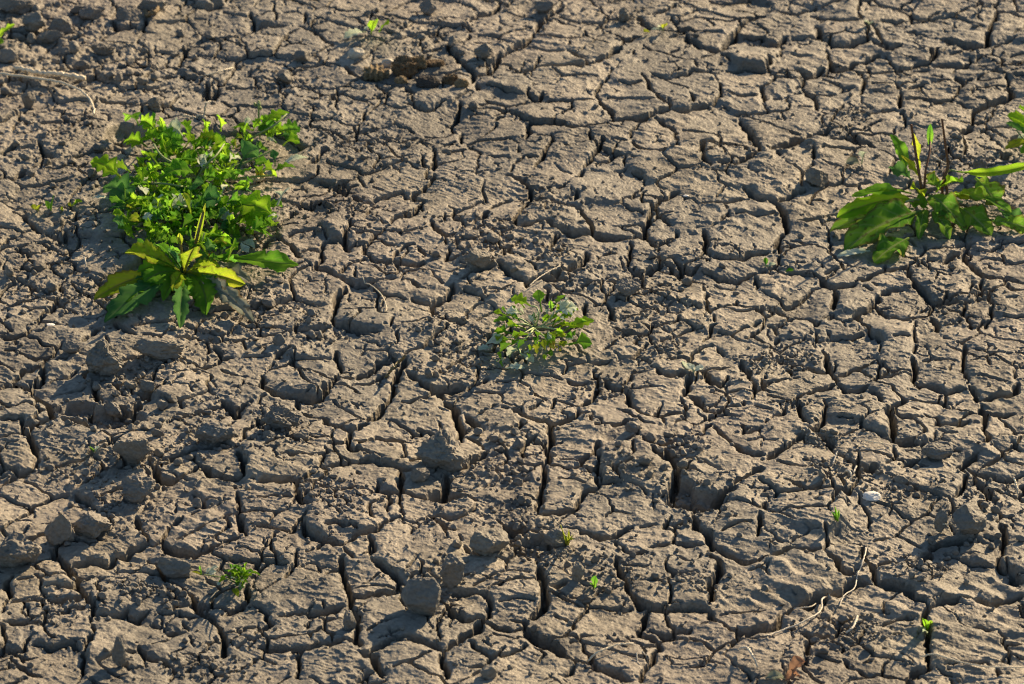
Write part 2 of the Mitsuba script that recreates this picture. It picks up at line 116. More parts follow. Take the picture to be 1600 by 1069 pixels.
# soft crumbling soil: centre x, y, radii in photograph pixels, strength
CRUMBLY = [(1085,780,60,22,1),(180,650,60,24,1),(830,850,50,22,1),(60,40,150,70,1),(120,110,170,60,.9),(250,120,130,50,.7),(360,60,60,60,.4),(60,230,150,70,.7),(110,300,80,40,.6),(300,330,160,40,.7),(420,320,60,30,.5),
 (100,380,60,60,.5),(130,460,60,30,.9),(40,450,40,30,.8),(420,470,70,40,.9),(340,520,90,35,.9),(480,520,50,25,.8),(555,325,40,18,.7),(750,375,60,30,1),(760,400,40,20,.9),(860,330,50,30,.6),
 (860,405,30,20,.7),(960,440,120,35,.7),(1010,490,90,40,.6),(700,525,60,30,.7),(730,560,60,25,.7),(200,600,50,20,.7),(250,570,70,25,.8),(130,650,60,30,.6),(190,720,80,30,.9),(210,790,70,40,.9),
 (120,740,60,30,.6),(310,690,60,35,.8),(330,640,40,25,.5),(430,660,40,30,1),(440,690,40,20,.8),(490,770,50,25,.6),(540,790,50,25,.6),(790,690,40,30,1),(770,740,50,25,.9),(970,740,40,20,1),(950,600,40,20,.5),
 (1075,700,35,18,1),(830,840,60,35,1),(790,805,60,25,.7),(900,870,50,20,.6),(690,910,50,50,.6),(1300,1000,70,25,1),(1340,985,40,20,.9),(1450,890,60,20,.9),(1300,740,50,25,.8),(1290,690,30,15,.7),
 (1480,230,30,15,.7),(1500,250,60,20,.5),(1330,180,40,15,.6),(1400,340,90,40,.4),(1480,480,60,20,.5),(1200,560,40,20,.6),(100,945,50,25,1),(215,925,25,15,1),(310,1040,60,20,.9),(270,930,30,15,.8),
 (640,60,60,30,.8),(560,160,120,60,.4),(600,230,90,40,.5),(520,210,60,30,.5),(440,130,60,30,.8),(850,20,60,25,.6),(970,30,40,20,.6),(1040,540,30,15,.7),(960,905,40,20,.5),(1090,905,60,20,.5),(1240,560,40,20,.6),(1540,780,60,30,.7),(1400,770,50,20,.6)]
# clear damp-smooth plates where the ripples show best
RIPPLED = [(1500,960,180,90,1),(1250,900,120,50,.9),(1200,830,90,40,.7),(1250,985,90,40,.5),(840,390,90,50,.9),(1130,250,120,60,.8),(1250,230,80,40,.6),(1180,330,90,40,.5),(920,700,60,40,.6),(1140,740,60,30,.5),
 (110,590,110,40,.7),(470,590,60,30,.7),(340,770,90,40,.6),(470,730,60,30,.5),(1330,100,120,60,.6),(1430,130,120,60,.6),(1520,60,90,60,.7),(1000,180,120,50,.5),(880,80,90,50,.5),(930,880,100,40,.4),(1550,700,60,30,.9),(310,800,80,40,.7),(160,890,80,30,.4),(560,690,60,25,.5)]
SMOOTH = [(1100,170,420,190,1),(1300,950,330,150,.7),(1250,250,250,150,.8),(620,280,90,40,.7),(870,370,90,60,.5)]
PITS = [(1085,782,50,15,1),(1065,765,22,14,1),(180,652,52,18,1),(120,640,35,14,.9),(196,212,32,20,1),(835,855,42,16,.8),(800,835,25,14,.7),(695,778,30,10,.8)]
def blobs(x, y, spots):
    out = np.zeros_like(x)
    for px, py, rx, ry, k in spots:
        c, m = at(px, py), metres(px, py)
        d2 = ((x - c[0]) / (rx * m)) ** 2 + ((y - c[1]) / (ry * m / math.sin(PITCH))) ** 2
        out = np.maximum(out, k * np.clip(1.25 - d2, 0, 1))
    return out


CP, CW = crack_samples()
_trees = []
for lo, hi in ((0, .0022), (.0022, .0040), (.0040, .0065), (.0065, .03)):
    k = (CW >= lo) & (CW < hi)
    _trees.append((cKDTree(CP[k]), CW[k]))


def traced(x, y):
    """(distance outside the nearest traced crack's edge, that crack's width)."""
    q = np.stack([x.ravel(), y.ravel()], 1)
    best, wide = np.full(len(q), 9.0), np.zeros(len(q))
    for tree, w in _trees:
        d, i = tree.query(q, workers=-1, distance_upper_bound=0.08)
        i = np.minimum(i, len(w) - 1)
        e = d - w[i] / 2
        better = e < best
        best[better], wide[better] = e[better], w[i][better]
    return np.minimum(best, 0.08).reshape(x.shape), wide.reshape(x.shape)


def jittered(size, box, seed):
    rng = np.random.default_rng(seed)
    gx, gy = np.meshgrid(np.arange(box[0], box[1], size), np.arange(box[2], box[3], size), indexing='ij')
    return np.stack([gx, gy], -1).reshape(-1, 2) + rng.uniform(-.48, .48, (gx.size, 2)) * size


def cells(x, y, size, seed, warp=0.0):
    """Distance to the nearest border between random cells, and the cell's number."""
    if warp:
        x, y = x + warp * gn(x, y, size * .6, seed + 1) + warp * .4 * gn(x, y, size * .2, seed + 3), y + warp * gn(x, y, size * .6, seed + 2) + warp * .4 * gn(x, y, size * .2, seed + 4)
    s = jittered(size, (x.min() - 3 * size, x.max() + 3 * size, y.min() - 3 * size, y.max() + 3 * size), seed)
    q = np.stack([x.ravel(), y.ravel()], 1)
    d, i = cKDTree(s).query(q, k=2, workers=-1)
    e = (d[:, 1] ** 2 - d[:, 0] ** 2) / (2 * np.linalg.norm(s[i[:, 0]] - s[i[:, 1]], axis=1) + 1e-9)
    return e.reshape(x.shape), i[:, 0].reshape(x.shape), d[:, 0].reshape(x.shape)


# ---- plates: basins of the distance to the cracks, on a 3 mm raster over the whole patch
R = 0.003
RX0, RX1, RY0, RY1 = -1.30, 1.30, 1.40, 4.60
rx, ry = np.meshgrid(np.arange(RX0, RX1, R), np.arange(RY0, RY1, R), indexing='ij')
out_e, out_i, _ = cells(rx, ry, 0.066, 40, 0.010)


def off_frame(x, y):
    """0 in the photograph's field, 1 where only another viewpoint sees."""
    depth = y * math.cos(PITCH) + CAM_H * math.sin(PITCH)
    side = np.abs(x) - depth * TAN * ASPECT
    far = np.maximum(at(800, 0)[1] * -1 + y, at(800, 1069)[1] - y)
    return sstep(0.0, 0.02, np.maximum(side, far))


r_e, r_w = traced(rx, ry)
prng0 = np.random.default_rng(3)
r_off = off_frame(rx, ry)
mid_e, _, _ = cells(rx, ry, 0.060, 44, 0.008)
r_all = np.where(r_off > 0.5, out_e - 0.002, np.minimum(r_e, np.maximum(mid_e, 0) + 0.005))
sm = ndimage.gaussian_filter(np.maximum(r_all, -0.002), 2.2) + 1e-7 * prng0.random(r_all.shape)
# every cell climbs to the top of its plate
pad = np.pad(sm, 1, constant_values=-9)
shifts = [(a, b) for a in (-1, 0, 1) for b in (-1, 0, 1)]
around = np.stack([pad[1 + a:1 + a + sm.shape[0], 1 + b:1 + b + sm.shape[1]] for a, b in shifts])
up = around.argmax(0)
ii, jj = np.indices(sm.shape)
ptr = ((ii + np.array([a for a, _ in shifts])[up]) * sm.shape[1] + jj + np.array([b for _, b in shifts])[up]).ravel()
while True:
    nxt = ptr[ptr]
    if (nxt == ptr).all():
        break
    ptr = nxt
LAB = np.unique(ptr, return_inverse=True)[1].reshape(sm.shape)
n_plate = LAB.max()
edge = np.zeros(LAB.shape, bool)
edge[:-1] |= LAB[:-1] != LAB[1:]
edge[:, :-1] |= LAB[:, :-1] != LAB[:, 1:]
edge &= (r_all > 0.0015)
ex, ey = rx[edge] + R / 2, ry[edge] + R / 2
ep = np.stack([ex, ey], 1)
pair = cKDTree(ep).query_pairs(R * 1.5, output_type='ndarray')
deg = np.bincount(pair.ravel(), minlength=len(ep))[:, None] + 1e-9
for _ in range(5):          # the raster's steps smoothed away, then points filled in along the line
    acc = np.zeros_like(ep)
    np.add.at(acc, pair[:, 0], ep[pair[:, 1]])
    np.add.at(acc, pair[:, 1], ep[pair[:, 0]])
    ep = np.where(deg > 0.5, 0.4 * ep + 0.6 * acc / deg, ep)
ep = np.vstack([ep[pair[:, 0]] * (1 - t) + ep[pair[:, 1]] * t for t in (0, .2, .4, .6, .8, 1)])
ex, ey = ep.T
EDGE_TREE = cKDTree(np.stack([ex + 0.0022 * gn(ex, ey, 0.012, 21), ey + 0.0022 * gn(ex, ey, 0.012, 22)], 1))
# each plate's own level and lean
prng = np.random.default_rng(5)
ids = np.arange(n_plate + 1)
count = np.bincount(LAB.ravel(), minlength=n_plate + 1)
area = count * R * R
cen = np.stack([np.bincount(LAB.ravel(), v.ravel()) / count for v in (rx, ry)], 1)
big = np.clip(area / 0.004, 0.25, 1)
lev = prng.normal(0, 0.0019, n_plate + 1) * big
tx = prng.normal(0, 0.05, n_plate + 1)
ty = prng.normal(-0.035, 0.055, n_plate + 1)
curl = prng.uniform(-0.3, 1.0, n_plate + 1) * big
lab_off = lev[LAB] + tx[LAB] * (rx - cen[LAB][..., 0]) + ty[LAB] * (ry - cen[LAB][..., 1])
lab_off = ndimage.gaussian_filter(lab_off, 1.0)
lab_curl = ndimage.gaussian_filter(curl[LAB], 2.0)


def raster(a, x, y, order=1):
    return ndimage.map_coordinates(a, [(x - RX0) / R, (y - RY0) / R], order=order, mode='nearest')


def ground_height(x, y, fine=True):
    off = off_frame(x, y)
    e, w = traced(x, y)
    ce, _, _ = cells(x, y, 0.066, 40, 0.010) if off.max() > 0 else (np.full(x.shape, .05), 0, 0)
    e = e * (1 - off) + (ce - 0.002) * off
    w = w * (1 - off) + 0.004 * off
    q = np.stack([x.ravel(), y.ravel()], 1)
    de = EDGE_TREE.query(q, workers=-1, distance_upper_bound=0.02)[0].reshape(x.shape)
    de = np.minimum(de, 0.02)
    crumb = np.clip(blobs(x, y, CRUMBLY) * (0.9 + 0.5 * gn(x, y, 0.02, 9)), 0, 1) * (1 - off) + off * sstep(.1, .6, gn(x, y, .2, 10))
    crumb = np.clip(crumb + 0.45 * sstep(0.4, 0.75, gn(x, y, 0.05, 12)), 0, 1)
    ripple = np.clip(blobs(x, y, RIPPLED) + 0.35 * sstep(0.1, 0.5, gn(x, y, 0.12, 11)), 0, 1) * (1 - 0.8 * crumb)
    smooth = blobs(x, y, SMOOTH)
    # broad form
    h = 0.008 * gn(x, y, 0.35, 13) + 0.0028 * gn(x, y, 0.09, 14)
    h += raster(lab_off, x, y)
    # ripples that run from upper left to lower right
    xs, ys = x + 0.030 * gn(x, y, 0.20, 15) + 0.006 * gn(x, y, 0.04, 16), y + 0.045 * gn(x, y, 0.24, 39) + 0.006 * gn(x, y, 0.05, 45)
    ph = (xs * math.cos(math.radians(62)) + ys * math.sin(math.radians(62))) / 0.021 + 0.12 * gn(x, y, 0.015, 17)
    fr = ph - np.floor(ph)
    prof = np.where(fr < .62, sstep(0, .62, fr), 1 - sstep(.62, 1, fr))
    rid = prof * (0.6 + 0.8 * gn(x, y, 0.03, 18) ** 2 + 0.4 * gn(x, y, 0.02, 19))
    h += 0.0042 * ripple * rid
    f2 = 1 - np.abs(gn(xs + ys * 1.9, (ys - xs * .53) * .42, 0.0125, 55))       # fine ridges along the same flow
    h += 0.0011 * np.clip(f2, 0, 1) ** 3 * sstep(-.25, .35, gn(x, y, .09, 57)) * (1 - .8 * crumb)
    # flaking layers
    t = 2.6 * gn(x, y, 0.034, 20) + 0.9 * gn(x, y, 0.011, 23) + 0.14 * gn(x, y, 0.004, 24) + 8
    st = np.floor(t) + sstep(.38, .62, t - np.floor(t))
    h += 0.0005 * (st - 8) * (1 - 0.6 * crumb) * (1 - 0.35 * smooth)
    t2 = 1.8 * gn(x, y, 0.018, 25) + 0.3 * gn(x, y, 0.005, 26) + 8
    h += 0.00038 * (np.floor(t2) + sstep(.4, .6, t2 - np.floor(t2)) - 8)
    # sharp little creases and torn skin
    kx, ky = x + 0.004 * gn(x, y, 0.02, 46), y + 0.006 * gn(x, y, 0.02, 47)
    cr = 1 - np.abs(gn(kx, ky * 1.5, 0.026, 48))
    cr2 = 1 - np.abs(gn(kx, ky * 1.4, 0.011, 49))
    h += (0.0017 * np.clip(cr, 0, 1) ** 5 + 0.0006 * np.clip(cr2, 0, 1) ** 4) * (0.35 + 0.65 * sstep(-.3, .4, gn(x, y, .07, 53))) * (1 - .5 * crumb)
    # grain, pits
    rough = (0.6 + 0.5 * gn(x, y, 0.06, 27)) * (1 - 0.45 * ripple) * (1 - 0.5 * smooth) + 0.6 * crumb
    h += (rough if fine else 1.9 * rough) * (0.0009 * gn(x, y, 0.020, 28) + 0.00042 * gn(x, y, 0.0075, 29) + 0.00028 * gn(x, y, 0.0035, 30))
    pit = gn(x, y, 0.009, 31)
    h -= 0.0015 * sstep(0.64, 0.85, pit) * (1 - 0.5 * ripple)
    # crumbs pressed into the soil
    for size, r, seed, lim in ((0.0175, 0.0088, 56, .5), (0.010, 0.0052, 50, .30), (0.0055, 0.0029, 52, .12))[:3 if fine else 1]:
        s = jittered(size, (x.min() - .03, x.max() + .03, y.min() - .03, y.max() + .03), seed)
        rr = r * np.random.default_rng(seed).uniform(0.55, 1.1, len(s))
        d, i = cKDTree(s).query(np.stack([(x + .0012 * gn(x, y, .006, 33)).ravel(), (y + .0012 * gn(x, y, .006, 34)).ravel()], 1), workers=-1)
        cap = np.sqrt(np.maximum(rr[i] ** 2 - d ** 2, 0)).reshape(x.shape)
        h += 0.28 * cap * sstep(lim, lim + .3, crumb)
    # hollows where soil has fallen away
    h -= 0.013 * sstep(.15, .8, blobs(x, y, PITS) + .35 * gn(x, y, .014, 54))
    # plate edges: a worn shoulder, here and there a raised rim
    h -= 0.0014 * np.exp(-np.maximum(e, 0) / 0.0022) * np.clip(w / 0.005, 0.25, 1.2)
    h += 0.0022 * raster(lab_curl, x, y) * np.exp(-((e - 0.012) / 0.009) ** 2)
    # hairline cracks inside the plates
    for size, seed, wd, dp in ((0.046, 60, .0012, .011), (0.021, 62, .0007, .0045))[:2 if fine else 0]:
        he, _, _ = cells(x, y, size, seed, size * .16)
        keep = sstep(0.05, 0.35, gn(x, y, size * 1.6, seed + 9) - (0 if size > .03 else .18) + 0.25 * crumb - 0.12 * smooth)
        ww = wd * keep * (1 + .5 * gn(x, y, .01, seed + 8))
        h -= dp * keep * sstep(ww + .0005, ww - .0004, he)
    kk = np.clip(0.55 + 0.9 * gn(x, y, 0.05, 35), 0, 1)
    h -= kk * 0.012 * sstep(0.0016, 0.0005, de)
    # the cracks
    ej = e + 0.0007 * gn(x, y, 0.007, 36)
    deep = np.minimum(0.007 + 3.1 * w, 0.031)
    floor = 1 + 0.25 * gn(x, y, 0.012, 38)
    h -= deep * floor * (sstep(0.0004, -0.0011, ej) if fine else sstep(0.0010, -0.0026, ej - 0.0004))
    return h


# ---- the fine mesh of the field in view and a little round it, cut plate by plate
DX = 0.00112
rows = [2.05]
while rows[-1] < 3.56:          # wider rows further off
    rows.append(rows[-1] + 0.00100 + 0.00075 * (rows[-1] - 2.05) / 1.5)
rows = np.array(rows)
gx, gy = np.meshgrid(np.arange(-0.66, 0.66, DX), rows, indexing='ij')
inside = np.abs(gx) < (gy * math.cos(PITCH) + CAM_H * math.sin(PITCH)) * TAN * ASPECT + 0.03
GZ = np.zeros_like(gx)
GZ[inside] = ground_height(gx[inside], gy[inside])
lowest = GZ[inside].min()


def soil_z(x, y):
    return ndimage.map_coordinates(GZ, [(np.atleast_1d(x) + 0.66) / DX, np.interp(np.atleast_1d(y), rows, np.arange(len(rows)))], order=1, mode='nearest')


def on_soil(px, py, h=0.0):
    """The world point at h above the soil that the photograph's pixel shows."""
    z = 0.0
    for _ in range(6):
        p = at(px, py, z + h)
        z = 0.5 * z + 0.5 * soil_z(p[0], p[1])[0]
    return at(px, py, z + h)


gu, gv = np.gradient(GZ, DX, rows)
GN = np.stack([-gu, -gv, np.ones_like(gu)], -1)
GN /= np.linalg.norm(GN, axis=-1, keepdims=True)
GP = np.stack([gx, gy, GZ], -1).reshape(-1, 3)
GN = GN.reshape(-1, 3)
cell_ok = inside[:-1, :-1] & inside[1:, :-1] & inside[:-1, 1:] & inside[1:, 1:]
ci, cj = np.nonzero(cell_ok)
plate = LAB[np.clip(((gx[ci, cj] + DX / 2 - RX0) / R + .5).astype(int), 0, LAB.shape[0] - 1), np.clip(((gy[ci, cj] + .0006 - RY0) / R + .5).astype(int), 0, LAB.shape[1] - 1)]
NJ = gx.shape[1]
a0 = ci * NJ + cj
quad = np.stack([a0, a0 + NJ, a0 + NJ + 1, a0 + 1], 1)
order = np.argsort(plate, kind='stable')
quad, plate = quad[order], plate[order]
cut = np.concatenate([[0], np.nonzero(np.diff(plate))[0] + 1, [len(plate)]])
pieces = [(plate[a], quad[a:b]) for a, b in zip(cut[:-1], cut[1:])]


def seen_size(q):
    c = GP[q[:, 0]]
    depth = (c - EYE) @ FWD
    sx, sy = (c - EYE)[:, 0] / (depth * TAN * ASPECT), ((c - EYE) @ UP) / (depth * TAN)
    return ((np.abs(sx) < 1) & (np.abs(sy) < 1)).sum() / (depth.mean() ** 3)


def own_mesh(q):
    used, inv = np.unique(q, return_inverse=True)
    f = inv.reshape(-1, 4)
    return GP[used], np.vstack([f[:, [0, 1, 2]], f[:, [0, 2, 3]]]), GN[used]


def add_soil(key, v, f, n):
    path = meshkit.write_ply((v, f), False, normals=n)
    scene[key] = {'type': 'ply', 'filename': path, 'face_normals': False, 'bsdf': {'type': 'ref', 'id': 'mud'}}


pieces.sort(key=lambda p: -seen_size(p[1]))
for k, (_, q) in enumerate(pieces[:300]):
    add_soil('ground__mud_plate' + (f'_{k:03d}' if k else ''), *own_mesh(q))
add_soil('ground__small_mud_plates', *own_mesh(np.vstack([q for _, q in pieces[300:]])))
labels['ground__small_mud_plates'] = {'kind': 'stuff'}
labels['ground'] = {'label': 'dry cracked mud ground split into rough brown plates', 'kind': 'structure'}
# ---- the same ground further out, coarser, then level earth to the horizon
RING = 0.0045
cx, cy = np.meshgrid(np.arange(-1.035, 1.0351, RING), np.arange(1.62, 4.0901, RING), indexing='ij')
away = off_frame(cx, cy) > 0
cz = np.zeros_like(cx)
cz[away] = ground_height(cx[away], cy[away], False)
X0, X1, Y0, Y1 = cx[0, 0], cx[-1, 0], cy[0, 0], cy[0, -1]
hole = (np.abs(cx) < (cy * math.cos(PITCH) + CAM_H * math.sin(PITCH)) * TAN * ASPECT + 0.012) & (cy > 2.07) & (cy < 3.54)
near_hole = ndimage.binary_dilation(hole, iterations=3)
cz = np.where(near_hole, cz - 0.004, cz)
rim = np.minimum.reduce([cx - X0, X1 - cx, cy - Y0, Y1 - cy])
cz = cz * sstep(0, .25, rim) + 0.004 * (1 - sstep(0, .25, rim))
keep = ~(hole[:-1, :-1] & hole[1:, :-1] & hole[:-1, 1:] & hole[1:, 1:])
i, j = np.nonzero(keep)
a0 = i * cx.shape[1] + j
q = np.stack([a0, a0 + cx.shape[1], a0 + cx.shape[1] + 1, a0 + 1], 1)
used, inv = np.unique(q, return_inverse=True)
cu, cv = np.gradient(cz, RING, RING)
cn = np.stack([-cu, -cv, np.ones_like(cu)], -1).reshape(-1, 3)
cn /= np.linalg.norm(cn, axis=1, keepdims=True)
inv = inv.reshape(-1, 4)
add_soil('ground__surrounding_mud', np.stack([cx, cy, cz], -1).reshape(-1, 3)[used], np.vstack([inv[:, [0, 1, 2]], inv[:, [0, 2, 3]]]), cn[used])
labels['ground__surrounding_mud'] = {'kind': 'stuff'}
S = [-200, X0, X1, 200], [-200, Y0, Y1, 200]
v, f = [], []
for a in range(3):
    for b in range(3):
        if (a, b) != (1, 1):
            k = len(v)
            v += [[S[0][a], S[1][b], .004], [S[0][a + 1], S[1][b], .004], [S[0][a + 1], S[1][b + 1], .004], [S[0][a], S[1][b + 1], .004]]
            f.append([k, k + 1, k + 2, k + 3])
scene['ground__level_earth'] = mikit.ply((np.array(v, float), np.array(f)), 'mud')


# ---- soil material
def mud_colour(p, n, uv):
    x, y, z = p.x, p.y, p.z
    big_ = mikit.fbm(x * 6, y * 6, z * 6, 3)
    mid = mikit.fbm(x * 45 + 3, y * 45, z * 45, 3)
    fine = mikit.noise(x * 420, y * 420, z * 420)
    grain = mikit.noise(x * 900, y * 900 + 5, z * 900)
    c = mikit.mix((0.154, 0.138, 0.111), (0.218, 0.193, 0.152), mikit.smoothstep(0.3, 0.7, mid))
    c = mikit.mix(c, (0.186, 0.162, 0.135), mikit.smoothstep(0.48, 0.68, big_) * 0.8)
    c = mikit.mix(c, (0.160, 0.148, 0.127), mikit.smoothstep(0.5, 0.32, big_) * 0.75)
    dust = mikit.smoothstep(0.50, 0.72, mikit.fbm(x * 19 + 9, y * 19, z * 19, 3)) * mikit.smoothstep(0.80, 0.97, n.z)
    c = mikit.mix(c, (0.268, 0.234, 0.186), dust * 0.75)
    damp = mikit.smoothstep(0.56, 0.70, mikit.fbm(x * 11 + 31, y * 11, z * 11, 3))
    c = c * (1 - 0.22 * damp)
    return c * (0.66 + 0.42 * fine + 0.26 * grain)


def mud_grain(p, n, uv):
    return 0.0007 * mikit.noise(p.x * 520, p.y * 520, p.z * 520) + 0.00035 * mikit.noise(p.x * 1200, p.y * 1200, p.z * 1200)


def clod_colour(p, n, uv):
    return mud_colour(p, n, uv) * mi.Color3f(0.88, 0.89, 0.91)          # loose lumps: fresher, less dusty soil


for key_, fn_ in (('mud', mud_colour), ('loose_mud', clod_colour)):
    scene[key_] = {'type': 'bumpmap', 'arbitrary': mikit.proc(mud_grain, eps=0.0003), 'scale': 1.0,
                   'bsdf': {'type': 'principled', 'base_color': mikit.proc(fn_), 'roughness': 0.68, 'specular': 0.35}}
# ------------------------------------------------------------------ loose clods and crumbs
_ICO = {k: trimesh.creation.icosphere(subdivisions=k, radius=1.0) for k in (0, 1, 2, 3, 4)}


def lump(level, seed, facets=9, rough=0.10, cut=0.72):
    """A broken lump of dry soil about one unit in radius: a ball cut by a few planes, then weathered."""
    rng = np.random.default_rng(seed)
    v = _ICO[level].vertices.copy()
    for _ in range(facets):
        n = rng.normal(size=3)
        n /= np.linalg.norm(n)
        d = rng.uniform(cut - .14, cut + .16)
        over = np.maximum(v @ n - d, 0)
        v -= over[:, None] * n * 0.93
    o = rng.uniform(0, 50, 3)
    u = v / np.linalg.norm(v, axis=1, keepdims=True)
    f = meshkit.fbm(v * 1.6 + o, 4, seed) - 0.5
    v = v + u * (f * 3.4 * rough)[:, None]
    if level >= 3:
        g = meshkit.noise(v * 6 + o, seed + 9) - 0.5
        v += u * (g * rough * 1.1)[:, None]
        b = meshkit.noise(v * 13 + o, seed + 19) - 0.5
        v += u * (b * rough * 0.75)[:, None]
    return v, np.asarray(_ICO[level].faces)


def spin(rng, tilt=0.35):
    a, b, c = rng.uniform(0, 2 * math.pi), rng.normal(0, tilt), rng.normal(0, tilt)
    ca, sa, cb, sb, cc, sc = math.cos(a), math.sin(a), math.cos(b), math.sin(b), math.cos(c), math.sin(c)
    return np.array([[ca, -sa, 0], [sa, ca, 0], [0, 0, 1]]) @ np.array([[1, 0, 0], [0, cb, -sb], [0, sb, cb]]) @ np.array([[cc, 0, sc], [0, 1, 0], [-sc, 0, cc]])


taken = {}


def numbered(name):
    taken[name] = taken.get(name, 0) + 1
    return name if taken[name] == 1 else f'{name}_{taken[name] - 1:03d}'


def put(name, label, cat, mesh, bsdf, smooth=30, group=None):
    key = numbered(name)
    scene[key] = mikit.ply(mesh, bsdf, smooth=smooth)
    labels[key] = {'label': label, 'category': cat}
    if group:
        labels[key]['group'] = group
    return key


# x, y, width, height in photograph pixels, roughness, how much the foot narrows, label
CLODS = [
 (45,156,22,40,.08,.3,'grey clod with a flat lit top below the thin bent straw, upper left'),
 (162,76,42,22,.16,0,'rounded knobbly clod just above the thick straw, upper left'),
 (52,33,38,36,.10,0,'dark upright clod just right of the green leaf tip in the top left corner'),
 (95,40,40,32,.10,0,'rounded dark clod between the dark upright clod and the ridge shaped clod, top left'),
 (136,15,56,16,.14,0,'wide lumpy clod at the top edge, left of the wedge shaped clod'),
 (204,26,48,38,.10,0,'wedge shaped clod near the top edge pointing at a short root stub'),
 (20,8,60,30,.12,0,'big dark clod cut off by the top left corner of the photo'),
 (140,22,38,24,.10,0,'low ridge shaped clod with a lit crest below the wide lumpy clod, top left'),
 (78,57,44,22,.10,0,'flat dark clod lying below the rounded dark clod, top left'),
 (12,88,30,26,.10,0,'small dark clod at the left edge above the straws'),
 (128,104,22,20,.08,0,'small pointed clod under the knobbly clod beside the thick straw'),
 (243,163,24,27,.08,0,'small pointed clod standing just above the big leafy clump'),
 (235,8,50,22,.10,0,'pale clod at the top edge right of the wedge shaped clod'),
 (445,120,24,22,.06,0,'round ball shaped clod between the leafy clump and the brown fibrous lumps'),
 (473,89,28,24,.08,0,'round clod up and right of the ball shaped clod, left of the two leaved seedling'),
 (670,12,30,26,.10,0,'grey clod at the top edge right of the two leaved seedling'),
 (757,80,32,27,.12,0,'angular clod right of the brown fibrous lumps'),
 (740,168,16,22,.06,0,'smooth rounded clod on a pale plate below the brown fibrous lumps'),
 (975,25,16,28,.14,0,'rough clod near the top edge left of the small yellow seedling'),
 (850,10,30,24,.12,0,'crumbly clod at the top edge above the long slanting crack'),
 (165,560,62,60,.17,.2,'big knobbly clod below and left of the toothed rosette'),
 (243,546,86,36,.12,0,'long dark block of mud right of the big knobbly clod'),
 (176,640,36,30,.10,0,'round clod sitting in the dark pit below the big knobbly clod'),
 (207,703,58,48,.10,.45,'heart shaped clod with a narrow foot, lower left'),
 (213,765,56,44,.15,.2,'crumbly clod just below the heart shaped clod'),
 (335,680,64,44,.13,.3,'dark clod bridging a gap with light behind it, right of the heart shaped clod'),
 (92,831,44,68,.10,0,'tall dark clod, left of the standing pair at the left edge'),
 (146,821,62,50,.12,0,'wide dark clod, right of the standing pair near the left edge'),
 (24,860,76,66,.14,0,'big sunlit clod cut off by the left edge'),
 (185,1022,22,66,.06,0,'blunt tooth shaped clod standing up near the bottom left'),
 (690,707,82,66,.17,.15,'largest crumbly clod, lying across cracks left of centre below'),
 (665,934,74,72,.07,.35,'smooth wedge shaped clod with pointed foot near the bottom centre'),
 (710,893,42,58,.10,0,'sunlit pointed clod leaning just above the smooth wedge shaped clod'),
 (762,846,66,56,.10,.2,'squarish clod up and right of the sunlit pointed clod'),
 (1470,817,22,48,.09,0,'left half of a split block standing at the lower right'),
 (1514,813,54,52,.09,0,'right half of a split block standing at the lower right'),
 (766,1050,30,27,.08,0,'small rounded clod at the bottom edge left of the rooty crack'),
 (905,893,22,38,.10,0,'angular grey clod beside the dark green sprout'),
 (911,935,24,20,.12,0,'small pale flaky clod below the dark green sprout'),
 (658,742,32,24,.08,0,'small square clod tucked below the largest crumbly clod'),
 (1277,276,36,32,.08,0,'round clod standing on a crack left of the broad leaved dock'),
 (1531,258,22,40,.12,0,'dark rounded clod behind the arching leaf at the right edge'),
 (472,679,26,20,.10,0,'small pale clod at the end of the crumb heap left of the wide dark crack'),
 (420,680,20,17,.08,0,'tiny wedge clod just below the crumb heap left of the wide dark crack'),
 (435,655,66,40,.20,0,'rough heaped clod of crumbs left of the wide dark crack'),
 (745,402,42,32,.10,0,'blocky clod in the crumbs above the sprawling weed'),
 (740,371,28,22,.08,0,'flat sided clod in the crumbs, farthest of three above the sprawling weed'),
 (770,372,20,18,.06,0,'tan rounded pebble like clod in the crumbs above the sprawling weed'),
 (980,450,42,28,.12,0,'low rounded clod in the crumbs right above the sprawling weed'),
 (545,972,22,38,.10,0,'narrow upright fragment wedged in the crack near the bottom, left of centre'),
 (275,885,58,38,.09,0,'square block between cracks left of the feathery seedling'),
 (832,848,27,21,.10,0,'small light clod in the hollow right of the squarish clod'),
 (870,842,42,32,.10,0,'clod behind the dry yellow grass tuft'),
 (1462,706,52,28,.12,0,'flattened crumbly block above a crack on the right side'),
 (1410,750,24,19,.08,0,'small round clod right of the white stone'),
 (233,603,28,20,.12,0,'small crumbly clod at the rim of the pit, under the long dark block'),
 (202,600,24,18,.12,0,'small dark clod in the pit under the long dark block, left of another'),
 (110,543,30,24,.08,0,'grey sharp edged clod left of the big knobbly clod'),
 (990,669,26,21,.08,0,'small rounded clod in the middle of the right half, on a crack'),
 (420,475,22,20,.08,0,'small crumb clod right of the withered grey leaf'),
 (1005,720,26,20,.10,0,'small clod beside the heap of crumbs left of the deep pit'),
 (330,1045,26,18,.10,0,'small flat clod at the bottom edge right of the blunt tooth shaped clod'),
]
LARGE = [(c[0], c[1], max(c[2], c[3])) for c in CLODS]
